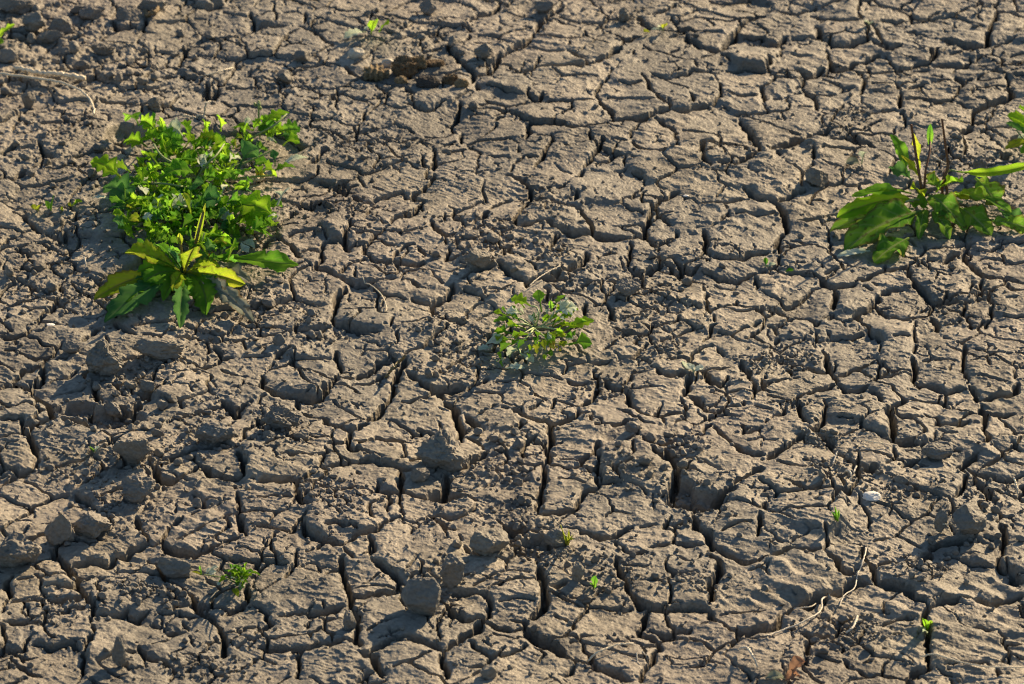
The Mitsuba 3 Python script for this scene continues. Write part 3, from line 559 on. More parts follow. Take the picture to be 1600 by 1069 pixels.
for k, (px, py, w, h, rough, foot, text) in enumerate(CLODS):
    rng = np.random.default_rng(900 + k)
    m = metres(px, py)
    v, f = lump(4 if w * h > 900 else 3, 200 + k, facets=9 + k % 5, rough=rough * 1.25, cut=.66)
    v = v @ spin(rng, .5).T
    v /= np.abs(v).max(0)
    if foot:
        v[:, :2] *= (1 - foot * np.clip(-v[:, 2:] * .9 + .1, 0, 1))
    if 'tooth' in text or 'tall' in text:
        v[:, :2] *= (1 - .28 * np.clip(v[:, 2:], -.2, 1))
    rx_, rz_ = w / 2 * m * 1.06, h / 2 * m * 1.05
    c = on_soil(px, py, rz_ * 0.72)
    v = v * [rx_, 0.85 * min(rx_, rz_ * 1.1), rz_] + c
    put('mud_clod', text, 'clod', (v, f), 'loose_mud', smooth=40, group='loose clods')

# middling clods of the crumbling patches: alike within each patch
PATCHES = [((70,60,150,75),23,'dry clod among the loose crumbs of the top left corner'),
 ((220,110,130,45),18,'dry clod on the crumbly strip above the big leafy clump'),
 ((70,250,110,60),14,'dry clod on the crumbly ground left of the big leafy clump'),
 ((60,440,110,50),8,'dry clod in the crumbs left of the toothed rosette'),
 ((390,500,120,40),20,'dry clod in the crumbs right below the toothed rosette'),
 ((230,590,80,40),11,'dry clod in and around the pit at the left'),
 ((190,735,120,70),20,'dry clod in the crumbs around the heart shaped clod'),
 ((760,385,60,35),7,'dry clod in the crumbs above the sprawling weed, centre'),
 ((980,455,110,45),10,'dry clod in the crumbs right of the sprawling weed'),
 ((720,550,60,40),9,'dry clod in the crumbs left of the sprawling weed'),
 ((790,720,50,45),10,'dry clod in the crumbs right of the largest clod'),
 ((800,840,70,30),12,'dry clod in the hollow right of the squarish clod'),
 ((1020,715,60,35),12,'dry clod in the crumbs beside the deep pit'),
 ((640,50,140,50),9,'dry clod in the crumbs around the brown fibrous lumps'),
 ((1310,985,80,35),10,'dry clod in the crumbs under the pale roots, bottom right'),
 ((1490,860,90,40),10,'dry clod in the crumbs around the split block, lower right')]
NTH = 'first second third fourth fifth sixth seventh eighth ninth tenth eleventh twelfth thirteenth fourteenth fifteenth sixteenth seventeenth eighteenth nineteenth twentieth twenty-first twenty-second twenty-third'.split()
SHAPE = ['tiny', 'little', 'lumpy', 'chunky']
variants = {lv: [lump(lv, 700 + k, 8, .13, .64) for k in range(8)] for lv in (0, 1, 2)}
rng = np.random.default_rng(77)
for (px, py, rx_, ry_), n, text in PATCHES:
    made, found = 0, []
    while made < n:
        qx, qy = px + rx_ * rng.normal(0, .55), py + ry_ * rng.normal(0, .55)
        size = float(np.clip(rng.lognormal(2.72, .27), 11, 28))
        if not (2 < qx < 1598 and 2 < qy < 1066) or any(abs(qx - a) < (s + size) * .45 and abs(qy - b) < (s + size) * .4 for a, b, s in LARGE):
            rng.random()
            made += 0.34
            continue
        r_ = size / 2 * metres(qx, qy)
        v, f = variants[2][rng.integers(8)]
        v = (v @ spin(rng, 1).T) * rng.uniform(.75, 1.1, 3) * r_ + on_soil(qx, qy, r_ * .55)
        found.append((qx, size, v, f))
        LARGE.append((qx, qy, size * .8))
        made += 1
    for k, (qx, size, v, f) in enumerate(sorted(found, key=lambda a: a[0])):
        put('small_clod', text.replace('dry clod', f'{SHAPE[min(int((size - 11) / 3.2), 3)]} clod, {NTH[k]} from left,'), 'clod', (v, f), 'loose_mud', smooth=40, group=text.replace('dry clod', 'dry clods'))

# crumbs: thick in the crumbling patches, a few everywhere, gathered along the cracks
vs, fs, at_ = [], [], 0
for _ in range(9000):
    if rng.random() < .74:
        px, py, rx_, ry_, k = CRUMBLY[rng.integers(len(CRUMBLY))]
        qx, qy = px + rx_ * rng.normal(0, .62), py + ry_ * rng.normal(0, .62)
    else:
        qx, qy = rng.uniform(-20, 1620), rng.uniform(-10, 1085)
    r_ = float(np.clip(rng.lognormal(-6.55, .45), .0006, .0042))
    p = at(qx, qy)
    p = np.array([p[0], p[1], soil_z(p[0], p[1])[0] + r_ * .45])
    v, f = variants[1 if r_ > .0016 else 0][rng.integers(8)]
    vs.append((v @ spin(rng, 1).T) * rng.uniform(.7, 1.1, 3) * r_ + p)
    fs.append(f + at_)
    at_ += len(v)
scene['soil_crumbs'] = mikit.ply((np.vstack(vs), np.vstack(fs)), 'loose_mud', smooth=38)
labels['soil_crumbs'] = {'label': 'loose grey brown soil crumbs scattered over the cracked mud', 'category': 'soil crumbs', 'kind': 'stuff'}
# ------------------------------------------------------------------ leaves, stems, straws
def leaf_look(lo, hi, rib, rough=0.27, trans=1.3, spots=0.0):
    """Leaf tissue: the blade from one tone to the other in patches, a paler midrib and side veins (uv: along, across)."""
    def colour(p, n, uv):
        t = mikit.fbm(p.x * 60, p.y * 60, p.z * 60, 2)
        c = mikit.mix(lo, hi, mikit.smoothstep(0.30, 0.72, t))
        v = mi.Float(uv.y) - 0.5
        a = mikit.smoothstep(0.055, 0.02, dr.abs(v)) * 0.75
        s = mi.Float(uv.x) * 7 - dr.abs(v) * 3.2
        b = mikit.smoothstep(0.13, 0.04, dr.abs(s - dr.round(s))) * 0.30
        c = mikit.mix(c, rib, dr.maximum(a, b))
        if spots:
            c = mikit.mix(c, (0.16, 0.10, 0.04), mikit.smoothstep(0.40, 0.50, dr.abs(v) + 0.10 * (mikit.noise(p.x * 120, p.y * 120, p.z * 120) - 0.5)) * 0.7)
            c = mikit.mix(c, (0.10, 0.065, 0.03), mikit.smoothstep(0.70, 0.80, mikit.noise(p.x * 260, p.y * 260, p.z * 260)) * spots)
        return c
    return {'type': 'principledthin', 'base_color': mikit.proc(colour), 'roughness': rough, 'eta': 1.45, 'diff_trans': trans}


scene['leaf_green'] = leaf_look((0.100, 0.290, 0.026), (0.200, 0.430, 0.038), (0.20, 0.30, 0.08))
scene['leaf_bright'] = leaf_look((0.210, 0.460, 0.024), (0.330, 0.560, 0.034), (0.30, 0.38, 0.08), trans=1.4)
scene['leaf_dark'] = leaf_look((0.055, 0.175, 0.050), (0.110, 0.260, 0.062), (0.16, 0.26, 0.10), rough=0.30, trans=1.0)
scene['leaf_yellow'] = leaf_look((0.280, 0.430, 0.024), (0.400, 0.470, 0.036), (0.33, 0.32, 0.09), trans=1.25, spots=.3)
scene['leaf_pale'] = leaf_look((0.42, 0.50, 0.36), (0.66, 0.70, 0.55), (0.40, 0.43, 0.30), rough=0.38, trans=0.7)
scene['leaf_withered'] = leaf_look((0.15, 0.18, 0.13), (0.27, 0.28, 0.22), (0.30, 0.28, 0.22), rough=0.5, trans=0.6, spots=.6)
scene['leaf_dock'] = leaf_look((0.115, 0.290, 0.038), (0.240, 0.440, 0.044), (0.36, 0.44, 0.18), rough=0.27, trans=1.25, spots=.5)
scene['leaf_rust'] = leaf_look((0.24, 0.12, 0.075), (0.36, 0.21, 0.13), (0.42, 0.25, 0.15), rough=0.5, trans=0.8)


def plain(c, rough=0.55, var=0.25):
    def colour(p, n, uv):
        return mi.Color3f(c) * (1 - var + 2 * var * mikit.fbm(p.x * 300, p.y * 300, p.z * 300, 2))
    return {'type': 'principled', 'base_color': mikit.proc(colour), 'roughness': rough, 'specular': 0.4}


scene['stem_green'] = plain((0.21, 0.26, 0.09))
scene['stem_pale'] = plain((0.36, 0.42, 0.20))
scene['stem_brown'] = plain((0.13, 0.062, 0.035))
scene['stalk_dead'] = plain((0.17, 0.125, 0.05))
scene['straw'] = plain((0.60, 0.51, 0.36), .5)
scene['root'] = plain((0.50, 0.45, 0.36), .6)
scene['bloom_yellow'] = plain((0.50, 0.42, 0.03), .6)
scene['bloom_orange'] = plain((0.60, 0.22, 0.05), .6)
scene['stone_white'] = plain((0.62, 0.60, 0.56), .5, .15)
scene['tan_stone'] = plain((0.42, 0.38, 0.30), .6, .2)
scene['fibre_brown'] = plain((0.115, 0.078, 0.042), .9, .6)
scene['char_dark'] = plain((0.045, 0.038, 0.032), .9, .3)
scene['fibre_tan'] = plain((0.18, 0.130, 0.070), .9, .5)


def tube(points, radii, sides=7):
    p = np.asarray(points, float)
    radii = np.broadcast_to(np.asarray(radii, float), len(p))
    t = np.gradient(p, axis=0)
    t /= np.linalg.norm(t, axis=1, keepdims=True) + 1e-12
    a = np.cross(t, np.where(np.abs(t[:, 2:]) < 0.9, [0, 0, 1.0], [1.0, 0, 0]))
    a /= np.linalg.norm(a, axis=1, keepdims=True) + 1e-12
    b, ang = np.cross(t, a), np.arange(sides) * 2 * math.pi / sides
    v = p[:, None] + radii[:, None, None] * (np.cos(ang)[None, :, None] * a[:, None] + np.sin(ang)[None, :, None] * b[:, None])
    i, j = np.meshgrid(np.arange(len(p) - 1), np.arange(sides), indexing='ij')
    q = np.stack([i * sides + j, i * sides + (j + 1) % sides, (i + 1) * sides + (j + 1) % sides, (i + 1) * sides + j], -1).reshape(-1, 4)
    n = len(p) * sides
    v = np.vstack([v.reshape(-1, 3), p[:1], p[-1:]])
    k = np.arange(sides)
    caps = np.vstack([np.stack([(k + 1) % sides, k, k * 0 + n], 1), np.stack([n - sides + k, n - sides + (k + 1) % sides, k * 0 + n + 1], 1)])
    return v, np.vstack([q[:, [0, 1, 2]], q[:, [0, 2, 3]], caps])


def curve(points, n=24):
    """A smooth line through the points."""
    p = np.asarray(points, float)
    if len(p) < 3:
        return p[0] + np.linspace(0, 1, n)[:, None] * (p[-1] - p[0])
    s = np.concatenate([[0], np.cumsum(np.linalg.norm(np.diff(p, axis=0), axis=1))])
    from scipy.interpolate import PchipInterpolator
    return PchipInterpolator(s, p)(np.linspace(0, s[-1], n))


def saw(u):
    return u - np.floor(u)


STYLE = {   # name: (where the stalk ends, outline of the half width from 0 to 1, teeth)
 'lobed': (.20, lambda u: np.sin(np.pi * u ** .8) ** .75, lambda u, s: 1 - .55 * np.abs(2 * saw(3.3 * u + .15 * s) - 1) ** 1.4 + .14 * saw(9 * u + s)),
 'toothed': (.12, lambda u: np.sin(np.pi * np.clip(u, 0, 1) ** 1.35) ** .7, lambda u, s: 1 - .34 * saw(-4.6 * u - 1.1 * np.sin(2 * u + s) + .3 * s) - .14 * saw(-13 * u + s)),
 'dock': (.12, lambda u: np.sin(np.pi * u ** .85) ** .55, lambda u, s: 1 - .06 * np.sin(26 * u + 3 * s) - .05 * np.sin(47 * u + s)),
 'oval': (.10, lambda u: np.sin(np.pi * u ** .9) ** .7, lambda u, s: 1 + 0 * u),
 'blade': (.02, lambda u: np.sin(np.pi * (.12 + .88 * u)) ** .8, lambda u, s: 1 + 0 * u),
 'diamond': (.35, lambda u: np.where(u < .4, (u / .4) ** .8, ((1 - u) / .6) ** .75), lambda u, s: 1 - .22 * saw(-4.2 * u + .2 * s)),
}


def leaf_mesh(base, tip, width, style, arch=0.3, bend=0.0, roll=0.0, fold=0.25, wave=0.12, seed=0, nu=40, nv=4, curl=0.0, lift=None):
    """One leaf from base to tip (world points). width in metres; arch, bend: bow upwards and sideways over the length; roll about its own length; fold: V along the midrib."""
    rng = np.random.default_rng(seed)
    base, tip = np.asarray(base, float), np.asarray(tip, float)
    along = tip - base
    L = np.linalg.norm(along)
    side0 = np.cross(along, [0, 0, 1.0])
    if np.linalg.norm(side0) < .25 * L:
        side0 = side0 + np.array([1.0, -.3, 0]) * L * .3
    side0 /= np.linalg.norm(side0)
    mid = (base + tip) / 2 + np.array([0, 0, 1]) * arch * L + side0 * bend * L
    u = np.linspace(0, 1, nu)
    c = (1 - u)[:, None] ** 2 * base + (2 * u * (1 - u))[:, None] * mid + (u ** 2)[:, None] * tip
    t = np.gradient(c, axis=0)
    t /= np.linalg.norm(t, axis=1, keepdims=True)
    s = side0 - (t @ side0)[:, None] * t
    s /= np.linalg.norm(s, axis=1, keepdims=True)
    n = np.cross(s, t)
    rr = roll + curl * (u - .3) + .15 * np.sin(5 * u + seed)
    s, n = s * np.cos(rr)[:, None] + n * np.sin(rr)[:, None], n * np.cos(rr)[:, None] - s * np.sin(rr)[:, None]
    stalk, shape, teeth = STYLE[style]
    b = np.clip((u - stalk) / (1 - stalk), 0, 1)
    thin = max(0.0007, width * .045)
    V, UV = [], []
    vv = np.linspace(-1, 1, 2 * nv + 1)
    a1, a2 = rng.uniform(0, 6.3, 2)
    for k, v in enumerate(vv):
        sgn = 1 if v > 0 else -1
        w = np.maximum(width / 2 * shape(b) * teeth(b, seed % 7 + (.37 if v > 0 else 0)) , thin * (1 - .5 * u)) if v else np.zeros(nu)
        up = np.abs(v) * fold * w + wave * w * np.abs(v) ** 2 * np.sin(11 * u + a1 + (2.2 if sgn > 0 else 0)) + .4 * wave * w * np.abs(v) * np.sin(23 * u + a2 + sgn)
        up += .06 * width * np.sin(math.pi * np.abs(v)) * shape(b)
        V.append(c + s * (v * w)[:, None] + n * up[:, None])
        UV.append(np.stack([u, np.full(nu, (v + 1) / 2)], 1))
    V, UV = np.stack(V, 1).reshape(-1, 3), np.stack(UV, 1).reshape(-1, 2)
    m = 2 * nv + 1
    i, j = np.meshgrid(np.arange(nu - 1), np.arange(m - 1), indexing='ij')
    q = np.stack([i * m + j, i * m + j + 1, (i + 1) * m + j + 1, (i + 1) * m + j], -1).reshape(-1, 4)
    F = np.vstack([q[:, [0, 1, 2]], q[:, [0, 2, 3]]])
    # keep the blade off the soil
    low = soil_z(V[:, 0], V[:, 1]) + 0.0012
    V[:, 2] = np.maximum(V[:, 2], low + 0.0)
    # the midrib and stalk stand out below as a thin round stem
    tv, tf = tube(c - n * (thin * .5), thin * (1.15 - .8 * u), 5)
    UV = np.vstack([UV, np.full((len(tv), 2), .5)])
    return (np.vstack([V, tv]), np.vstack([F, tf + len(V)])), UV


def plant(name, label, cat, group=None):
    key = numbered(name)
    labels[key] = {'label': label, 'category': cat}
    if group:
        labels[key]['group'] = group
    return key


parts_of = {}


def part(root, name, shape, label=None):
    k = parts_of.get((root, name), 0)
    parts_of[root, name] = k + 1
    key = f'{root}__{name}' + (f'_{k:03d}' if k else '')
    scene[key] = shape
    if label:
        labels[key] = {'label': label}
    return key


_seed = [100]


def leaf(root, b, t, w, style, look, arch=.3, label=None, **more):
    """b, t: (pixel x, pixel y, height above the soil) of the photograph; w: width in photograph pixels."""
    _seed[0] += 1
    P, Q = (on_soil(*a) if len(a) == 3 else a for a in (b, t))
    m = metres((b[0] + t[0]) / 2, (b[1] + t[1]) / 2)
    dx, dy = t[0] - b[0], (t[1] - b[1])
    level = abs(dx) / math.hypot(dx, dy)
    w = w * (1 + .55 * level)                      # a leaf across the view shows its width foreshortened
    more['roll'] = more.get('roll', 0) + (-1 if dx > 0 else 1) * level * .35
    big = w > 26
    mesh, uv = leaf_mesh(P, Q, w * m, style, arch, seed=_seed[0], nu=44 if big else 24 if w > 9 else 14, nv=4 if big else 2, **more)
    part(root, 'leaf', mikit.ply(mesh, look, smooth=True, uv=uv), label)


def stem(root, pts, r, look, name='stem', label=None, n=16, sides=6):
    p = curve([on_soil(*a) for a in pts], n)
    part(root, name, mikit.ply(tube(p, np.linspace(r, r * .7, len(p)), sides), look, smooth=True), label)


def buds(root, spots, r, look, name, label=None):
    """A small cluster of buds or florets as one part."""
    vs_, fs_, n = [], [], 0
    rng = np.random.default_rng(len(spots) + 5)
    for (px, py, h) in spots:
        for _ in range(5):
            v, f = variants[1][rng.integers(8)]
            v = v * r * rng.uniform(.6, 1.1) * np.array([1, 1, 1.3]) + on_soil(px, py, h) + rng.normal(0, r * 1.1, 3) * [1, 1, .6]
            vs_.append(v)
            fs_.append(f + n)
            n += len(v)
    part(root, name, mikit.ply((np.vstack(vs_), np.vstack(fs_)), look, smooth=True), label)


G, B, D, Y, PA, WI, DO = ('leaf_green', 'leaf_bright', 'leaf_dark', 'leaf_yellow', 'leaf_pale', 'leaf_withered', 'leaf_dock')
# ---- the big leafy clump, upper left
A = plant('leafy_weed', 'largest weed, a dense bright green leafy clump at the upper left', 'weed')
hand = [((229,229,.02),(193,223,.018),19,'lobed',B),((192,281,.02),(141,254,.03),28,'lobed',B),((243,203,.03),(220,189,.04),18,'lobed',B),((247,222,.03),(228,207,.035),15,'lobed',B),
 ((255,205,.03),(249,183,.05),10,'lobed',B),((218,322,.015),(160,294,.028),34,'lobed',D),((176,313,.01),(143,309,.008),9,'toothed',PA),((217,331,.012),(168,329,.008),17,'lobed',D),
 ((226,346,.012),(184,357,.012),18,'lobed',G),((300,342,.02),(285,303,.05),16,'oval',Y),((298,345,.02),(318,330,.04),22,'diamond',G),((372,266,.02),(404,234,.035),32,'diamond',D),
 ((430,260,.015),(425,233,.03),18,'diamond',D),((437,206,.025),(469,204,.022),20,'lobed',G),((437,212,.015),(465,218,.012),14,'lobed',D),((434,267,.012),(481,247,.012),9,'toothed',PA),
 ((425,270,.012),(462,262,.018),12,'lobed',G),((362,294,.015),(395,301,.012),20,'diamond',D),((348,335,.015),(424,335,.028),40,'lobed',B),((395,338,.015),(426,352,.012),24,'lobed',G),
 ((420,350,.008),(436,338,.012),7,'toothed',PA),((340,345,.015),(362,360,.01),18,'diamond',D),((350,350,.012),(358,368,.01),16,'oval',D),((240,355,.02),(262,372,.012),16,'diamond',D),
 ((300,325,.02),(345,312,.03),40,'diamond',D),((282,300,.025),(318,286,.035),24,'diamond',D),((248,282,.03),(302,270,.035),32,'lobed',G),((410,195,.04),(452,176,.045),14,'lobed',B),
 ((395,205,.035),(408,186,.045),11,'lobed',B),((345,205,.03),(338,180,.05),18,'lobed',B),((380,212,.03),(388,192,.045),12,'lobed',B),((320,205,.03),(318,190,.05),14,'lobed',B),((300,215,.03),(282,192,.045),18,'lobed',B),
 ((310,360,.012),(340,378,.008),15,'diamond',D),((230,318,.02),(258,332,.02),22,'lobed',PA),((246,330,.02),(262,312,.045),10,'diamond',B),((270,330,.02),(276,308,.045),9,'lobed',B),((268,350,.012),(262,362,.01),12,'oval',B),
 ((290,375,.008),(306,392,.008),18,'diamond',D),((350,372,.008),(372,392,.008),16,'diamond',D),((372,378,.008),(398,388,.008),16,'diamond',PA),((205,270,.02),(182,262,.035),14,'lobed',B),((215,262,.025),(222,282,.03),16,'lobed',B)]
rng = np.random.default_rng(31)
for b, t, w, st, look in hand:
    leaf(A, b, t, w, st, look, arch=rng.uniform(.12, .35), bend=rng.normal(0, .1), roll=rng.normal(0, .3), fold=rng.uniform(.1, .5))
spine = np.array([[235,205],[255,235],[290,225],[330,225],[360,235],[395,215],[425,210],[250,265],[290,265],[325,262],[350,270],[385,265],[225,295],[265,300],[300,305],[335,300],[250,335],[285,335],[330,335],[375,335],[410,345],[270,240],[310,245],[345,250],[240,320],[270,345],[310,350],[350,345],[385,340],[225,280],[300,330],[255,360],[405,340],[330,320],[280,320],[268,372],[305,380],[340,376],[240,368],[322,392],[355,385],[210,310],[205,345]], float)
for k in range(420):
    c0 = spine[rng.integers(len(spine))] + rng.normal(0, 11, 2)
    ang = rng.uniform(0, 2 * math.pi)
    ln = rng.uniform(13, 30)
    d = np.array([math.cos(ang), .55 * math.sin(ang)]) * ln
    h0, h1 = rng.uniform(.008, .03), rng.uniform(.008, .031)
    look = rng.choice([B, B, B, G, G, D, Y, PA], p=[.20, .18, .12, .20, .16, .06, .03, .05])
    leaf(A, (c0[0], c0[1], h0), (c0[0] + d[0], c0[1] + d[1] - 6, h1), rng.uniform(.5, .85) * ln, rng.choice(['lobed', 'lobed', 'diamond', 'toothed']), look,
         arch=rng.uniform(.05, .4), bend=rng.normal(0, .15), roll=rng.normal(0, .6), fold=rng.uniform(0, .6), wave=.2)
for pts in ([(370,230,.01),(400,212,.03),(425,198,.045),(448,178,.05)], [(358,280,.006),(400,276,.012),(432,274,.016)], [(300,290,.01),(275,290,.03),(240,286,.03)], [(300,290,.01),(330,250,.035),(350,225,.04)],
            [(300,290,.01),(262,250,.035),(240,225,.035)], [(404,195,.03),(404,162,.055)], [(300,300,.01),(240,320,.025),(215,330,.015)], [(310,300,.01),(345,330,.02),(360,335,.02)], [(300,280,.01),(380,255,.025),(425,235,.03)]):
    stem(A, pts, .0014, 'stem_green')
buds(A, [(404,161,.055),(407,166,.05)], .0018, 'stem_green', 'bud_cluster')
buds(A, [(331,397,.012),(334,403,.012)], .0016, 'bloom_orange', 'flower', 'small orange flower head at the lower edge of the clump')
buds(A, [(407,268,.015),(411,271,.012)], .0020, 'bloom_yellow', 'flower', 'round yellow flower head on the right side')
# ---- the toothed rosette in front of it
Bp = plant('toothed_rosette', 'rosette of long toothed leaves with two brown upright stalks, below the big clump', 'weed')
c = (287, 428, .008)
for t, w, look, arch, more in [((215,425,.02),18,G,.25,dict(roll=.2)),((345,420,.015),18,Y,.25,dict(roll=-.3)),((300,470,.008),22,G,.2,dict(bend=.1)),((178,486,.006),22,G,.15,dict(bend=.1)),((362,470,.006),22,D,.15,{}),((147,468,.014),26,Y,.16,dict(bend=.05, roll=.15)),((163,503,.004),34,D,.18,dict(bend=-.05)),((198,458,.006),19,D,.15,{}),((322,492,.006),34,G,.18,dict(bend=-.18)),
   ((281,513,.003),27,D,.12,dict(roll=.1)),((396,502,.004),22,WI,.12,dict(bend=-.05, wave=.5)),((383,444,.016),22,Y,.20,dict(roll=-.75, bend=.1)),((302,388,.05),32,Y,.10,dict(roll=.2)),
   ((195,395,.036),30,Y,.22,dict(bend=-.1)),((243,382,.04),26,G,.22,dict(roll=-.3)),((262,392,.04),20,D,.2,{}),((255,470,.006),20,G,.2,{}),((330,452,.006),26,D,.2,{}),((225,440,.018),24,G,.22,dict(roll=.3)),((270,455,.012),18,Y,.25,dict(roll=.4))]:
    leaf(Bp, c, t, w * 1.2, 'toothed', look, arch=arch, fold=.35 + .3 * math.sin(w * 7.0), curl=.5 * math.sin(w * 3.1),  label='withered grey crinkled leaf on the right' if look == WI else None, **more)
leaf(Bp, (312,402,.008), (466,414,.010), 30, 'toothed', G, arch=.06, bend=.08, wave=.35, label='long wavy leaf reaching far to the right')
leaf(Bp, (330,405,.008), (392,440,.008), 22, 'toothed', WI, arch=.1, bend=.1, wave=.3)
leaf(Bp, (345,400,.006), (348,380,.02), 16, 'diamond', D, arch=.3)
leaf(Bp, (370,398,.006), (390,386,.012), 17, 'diamond', PA, arch=.2)
stem(Bp, [(287,428,.004),(284,398,.035),(281,368,.06)], .0017, 'stalk_dead', 'flower_stalk')
leaf(Bp, (282,382,.05), (280,364,.066), 9, 'blade', Y, arch=.0)
stem(Bp, [(303,392,.015),(311,358,.045),(320,322,.075)], .0019, 'stalk_dead', 'flower_stalk')
leaf(Bp, (304,391,.015), (321,318,.078), 8, 'blade', Y, arch=.02, roll=.8)
stem(Bp, [(308,394,.01),(317,372,.03),(319,364,.035)], .0011, 'stem_pale', 'flower_stalk', 'thin grey green curved stalk')
# ---- the sprawling weed in the middle
Cp = plant('sprawling_weed', 'small sprawling weed with pale stems and lobed leaves near the centre', 'weed')
o = (834, 513, .006)
for pts in ([o,(860,513,.014),(882,517,.014)], [o,(852,527,.012),(866,536,.010),(889,538,.010)], [o,(842,490,.02),(838,480,.024),(829,478,.026)], [o,(828,509,.014),(815,506,.020),(800,508,.018),(789,515,.012)],
            [o,(820,520,.014),(806,527,.012)], [o,(822,528,.012),(804,546,.010),(796,558,.008)], [(806,527,.012),(812,548,.010),(815,555,.008)], [o,(824,505,.014),(812,498,.018),(802,496,.018)], [o,(858,500,.016),(866,487,.022)], [o,(834,488,.026)],
            [o,(872,503,.016),(884,490,.020)]):
    stem(Cp, pts, .0010, 'stem_pale')
for b, t, w, st, look, more in [((882,517,.014),(928,501,.018),14,'lobed',B,dict(roll=-.3)),((889,538,.010),(925,537,.010),24,'diamond',G,{}),((846,487,.024),(840,453,.032),22,'diamond',G,dict(roll=.2)),
   ((829,478,.026),(798,467,.03),17,'lobed',B,{}),((868,488,.022),(902,480,.022),20,'lobed',PA,dict(roll=-.2)),((862,487,.022),(860,469,.035),9,'lobed',G,{}),((875,487,.02),(888,466,.034),14,'lobed',PA,{}),
   ((806,527,.012),(759,538,.008),17,'diamond',PA,{}),((800,522,.014),(772,517,.018),18,'diamond',G,{}),((790,545,.008),(774,524,.018),14,'oval',B,{}),((768,544,.006),(746,546,.005),9,'lobed',PA,{}),
   ((814,553,.008),(834,566,.006),14,'diamond',PA,{}),((790,576,.005),(820,575,.005),11,'lobed',PA,{}),((819,551,.01),(852,545,.008),10,'lobed',PA,dict(roll=.4)),((838,545,.008),(846,536,.016),9,'oval',B,{}),
   ((800,499,.018),(771,503,.012),10,'lobed',G,{}),((806,492,.016),(800,477,.024),9,'diamond',G,{}),((815,490,.02),(790,488,.02),12,'lobed',PA,{}),((784,562,.006),(777,552,.014),11,'oval',B,{}),((852,552,.008),(864,554,.006),14,'diamond',G,{}),
   ((872,503,.014),(880,492,.02),10,'lobed',G,{}),((880,500,.016),(895,490,.016),9,'lobed',G,{}),((880,495,.016),(892,474,.03),7,'lobed',PA,{}),((838,500,.012),(830,494,.014),10,'oval',D,{}),((786,572,.005),(780,566,.010),8,'oval',G,{}),((866,536,.012),(862,522,.02),9,'lobed',B,{})]:
    leaf(Cp, b, t, w, st, look, arch=.18, **more)
rng = np.random.default_rng(61)
for k in range(60):
    ang = rng.uniform(0, 2 * math.pi)
    q = np.array([838, 514]) + rng.uniform(14, 66) * np.array([math.cos(ang), .62 * math.sin(ang)])
    d = np.array([math.cos(ang), .6 * math.sin(ang)]) * rng.uniform(12, 22) + rng.normal(0, 4, 2)
    leaf(Cp, (*q, rng.uniform(.008, .016)), (*(q + d), rng.uniform(.012, .026)), rng.uniform(7, 12), rng.choice(['lobed', 'diamond']), rng.choice([B, G, Y, PA], p=[.46, .26, .1, .18]), arch=.2, roll=rng.normal(0, .4))
buds(Cp, [(864,537,.012),(870,541,.011),(861,533,.013)], .0017, 'bloom_yellow', 'flower', 'cluster of small yellow buds')
buds(Cp, [(783,565,.008)], .0014, 'stem_pale', 'bud_cluster')
# ---- the broad leaved dock at the right
Dp = plant('broad_leaved_dock', 'broad leaved dock with glossy spotted leaves and red brown upright stems at the right', 'weed')
o = (1443, 316, .008)
holes = dict(wave=.28)
for b, t, w, look, arch, more in [((1438,313,.015),(1308,340,.014),34,B,.16,dict(roll=.0, wave=.35)),((1424,302,.02),(1331,307,.03),18,'leaf_green',.14,dict(roll=.1)),((1428,326,.012),(1297,362,.004),32,DO,.14,{}),
   ((1440,330,.010),(1320,392,.004),58,DO,.14,dict(wave=.3)),((1420,372,.006),(1366,410,.003),44,D,.10,{}),((1360,392,.006),(1308,400,.004),10,PA,.1,dict(roll=.5)),((1450,304,.02),(1508,361,.008),44,DO,.28,dict(bend=.1)),
   ((1444,326,.008),(1436,374,.003),30,D,.14,{}),((1458,330,.01),(1484,374,.004),30,D,.15,{}),((1478,306,.012),(1580,332,.012),30,DO,.20,dict(roll=.3, wave=.35)),((1495,322,.01),(1549,368,.003),44,D,.12,{}),
   ((1545,345,.006),(1618,362,.004),28,D,.12,{}),((1496,268,.035),(1625,252,.045),15,B,-.14,dict(roll=-.35, wave=.3)),((1524,278,.03),(1562,328,.004),46,D,.15,{}),((1416,270,.03),(1391,210,.055),22,G,.12,dict(bend=.15)),
   ((1424,280,.015),(1388,262,.02),24,D,.2,{}),((1437,275,.03),(1428,208,.085),19,Y,.06,dict(roll=.2)),((1440,282,.03),(1408,243,.05),13,Y,.15,{}),((1441,312,.01),(1425,292,.03),26,Y,.2,{}),((1482,312,.01),(1518,312,.018),20,Y,.3,{}),
   ((1462,300,.01),(1505,284,.03),26,B,.25,dict(roll=.3)),((1450,262,.03),(1453,195,.07),0,G,.1,{}),((1448,286,.03),(1466,292,.02),30,D,.2,{}),((1446,272,.03),(1466,288,.02),18,Y,.2,{}),((1450,326,.01),(1425,318,.01),26,G,.25,{}),((1562,330,.01),(1602,352,.004),26,D,.1,{})]:
    if w:
        leaf(Dp, b, t, w * .66, 'dock', DO if look == D and w > 26 else look, arch=arch, **{'wave': .48, 'fold': .15 + .3 * abs(math.sin(w)), **more})
leaf(Dp, (1453,226,.05), (1454,193,.075), 10, 'blade', G, arch=.05)
stem(Dp, [(1443,318,.004),(1438,282,.035),(1431,240,.065),(1424,195,.10)], .0019, 'stem_brown', 'stem', 'red brown upright stem')
stem(Dp, [(1443,318,.004),(1446,270,.04),(1452,240,.055),(1454,222,.062)], .0015, 'stem_brown')
stem(Dp, [(1474,308,.004),(1473,284,.025),(1481,262,.04),(1477,225,.07),(1472,186,.10)], .0017, 'stem_brown', 'stem', 'dark red bare upright stem')
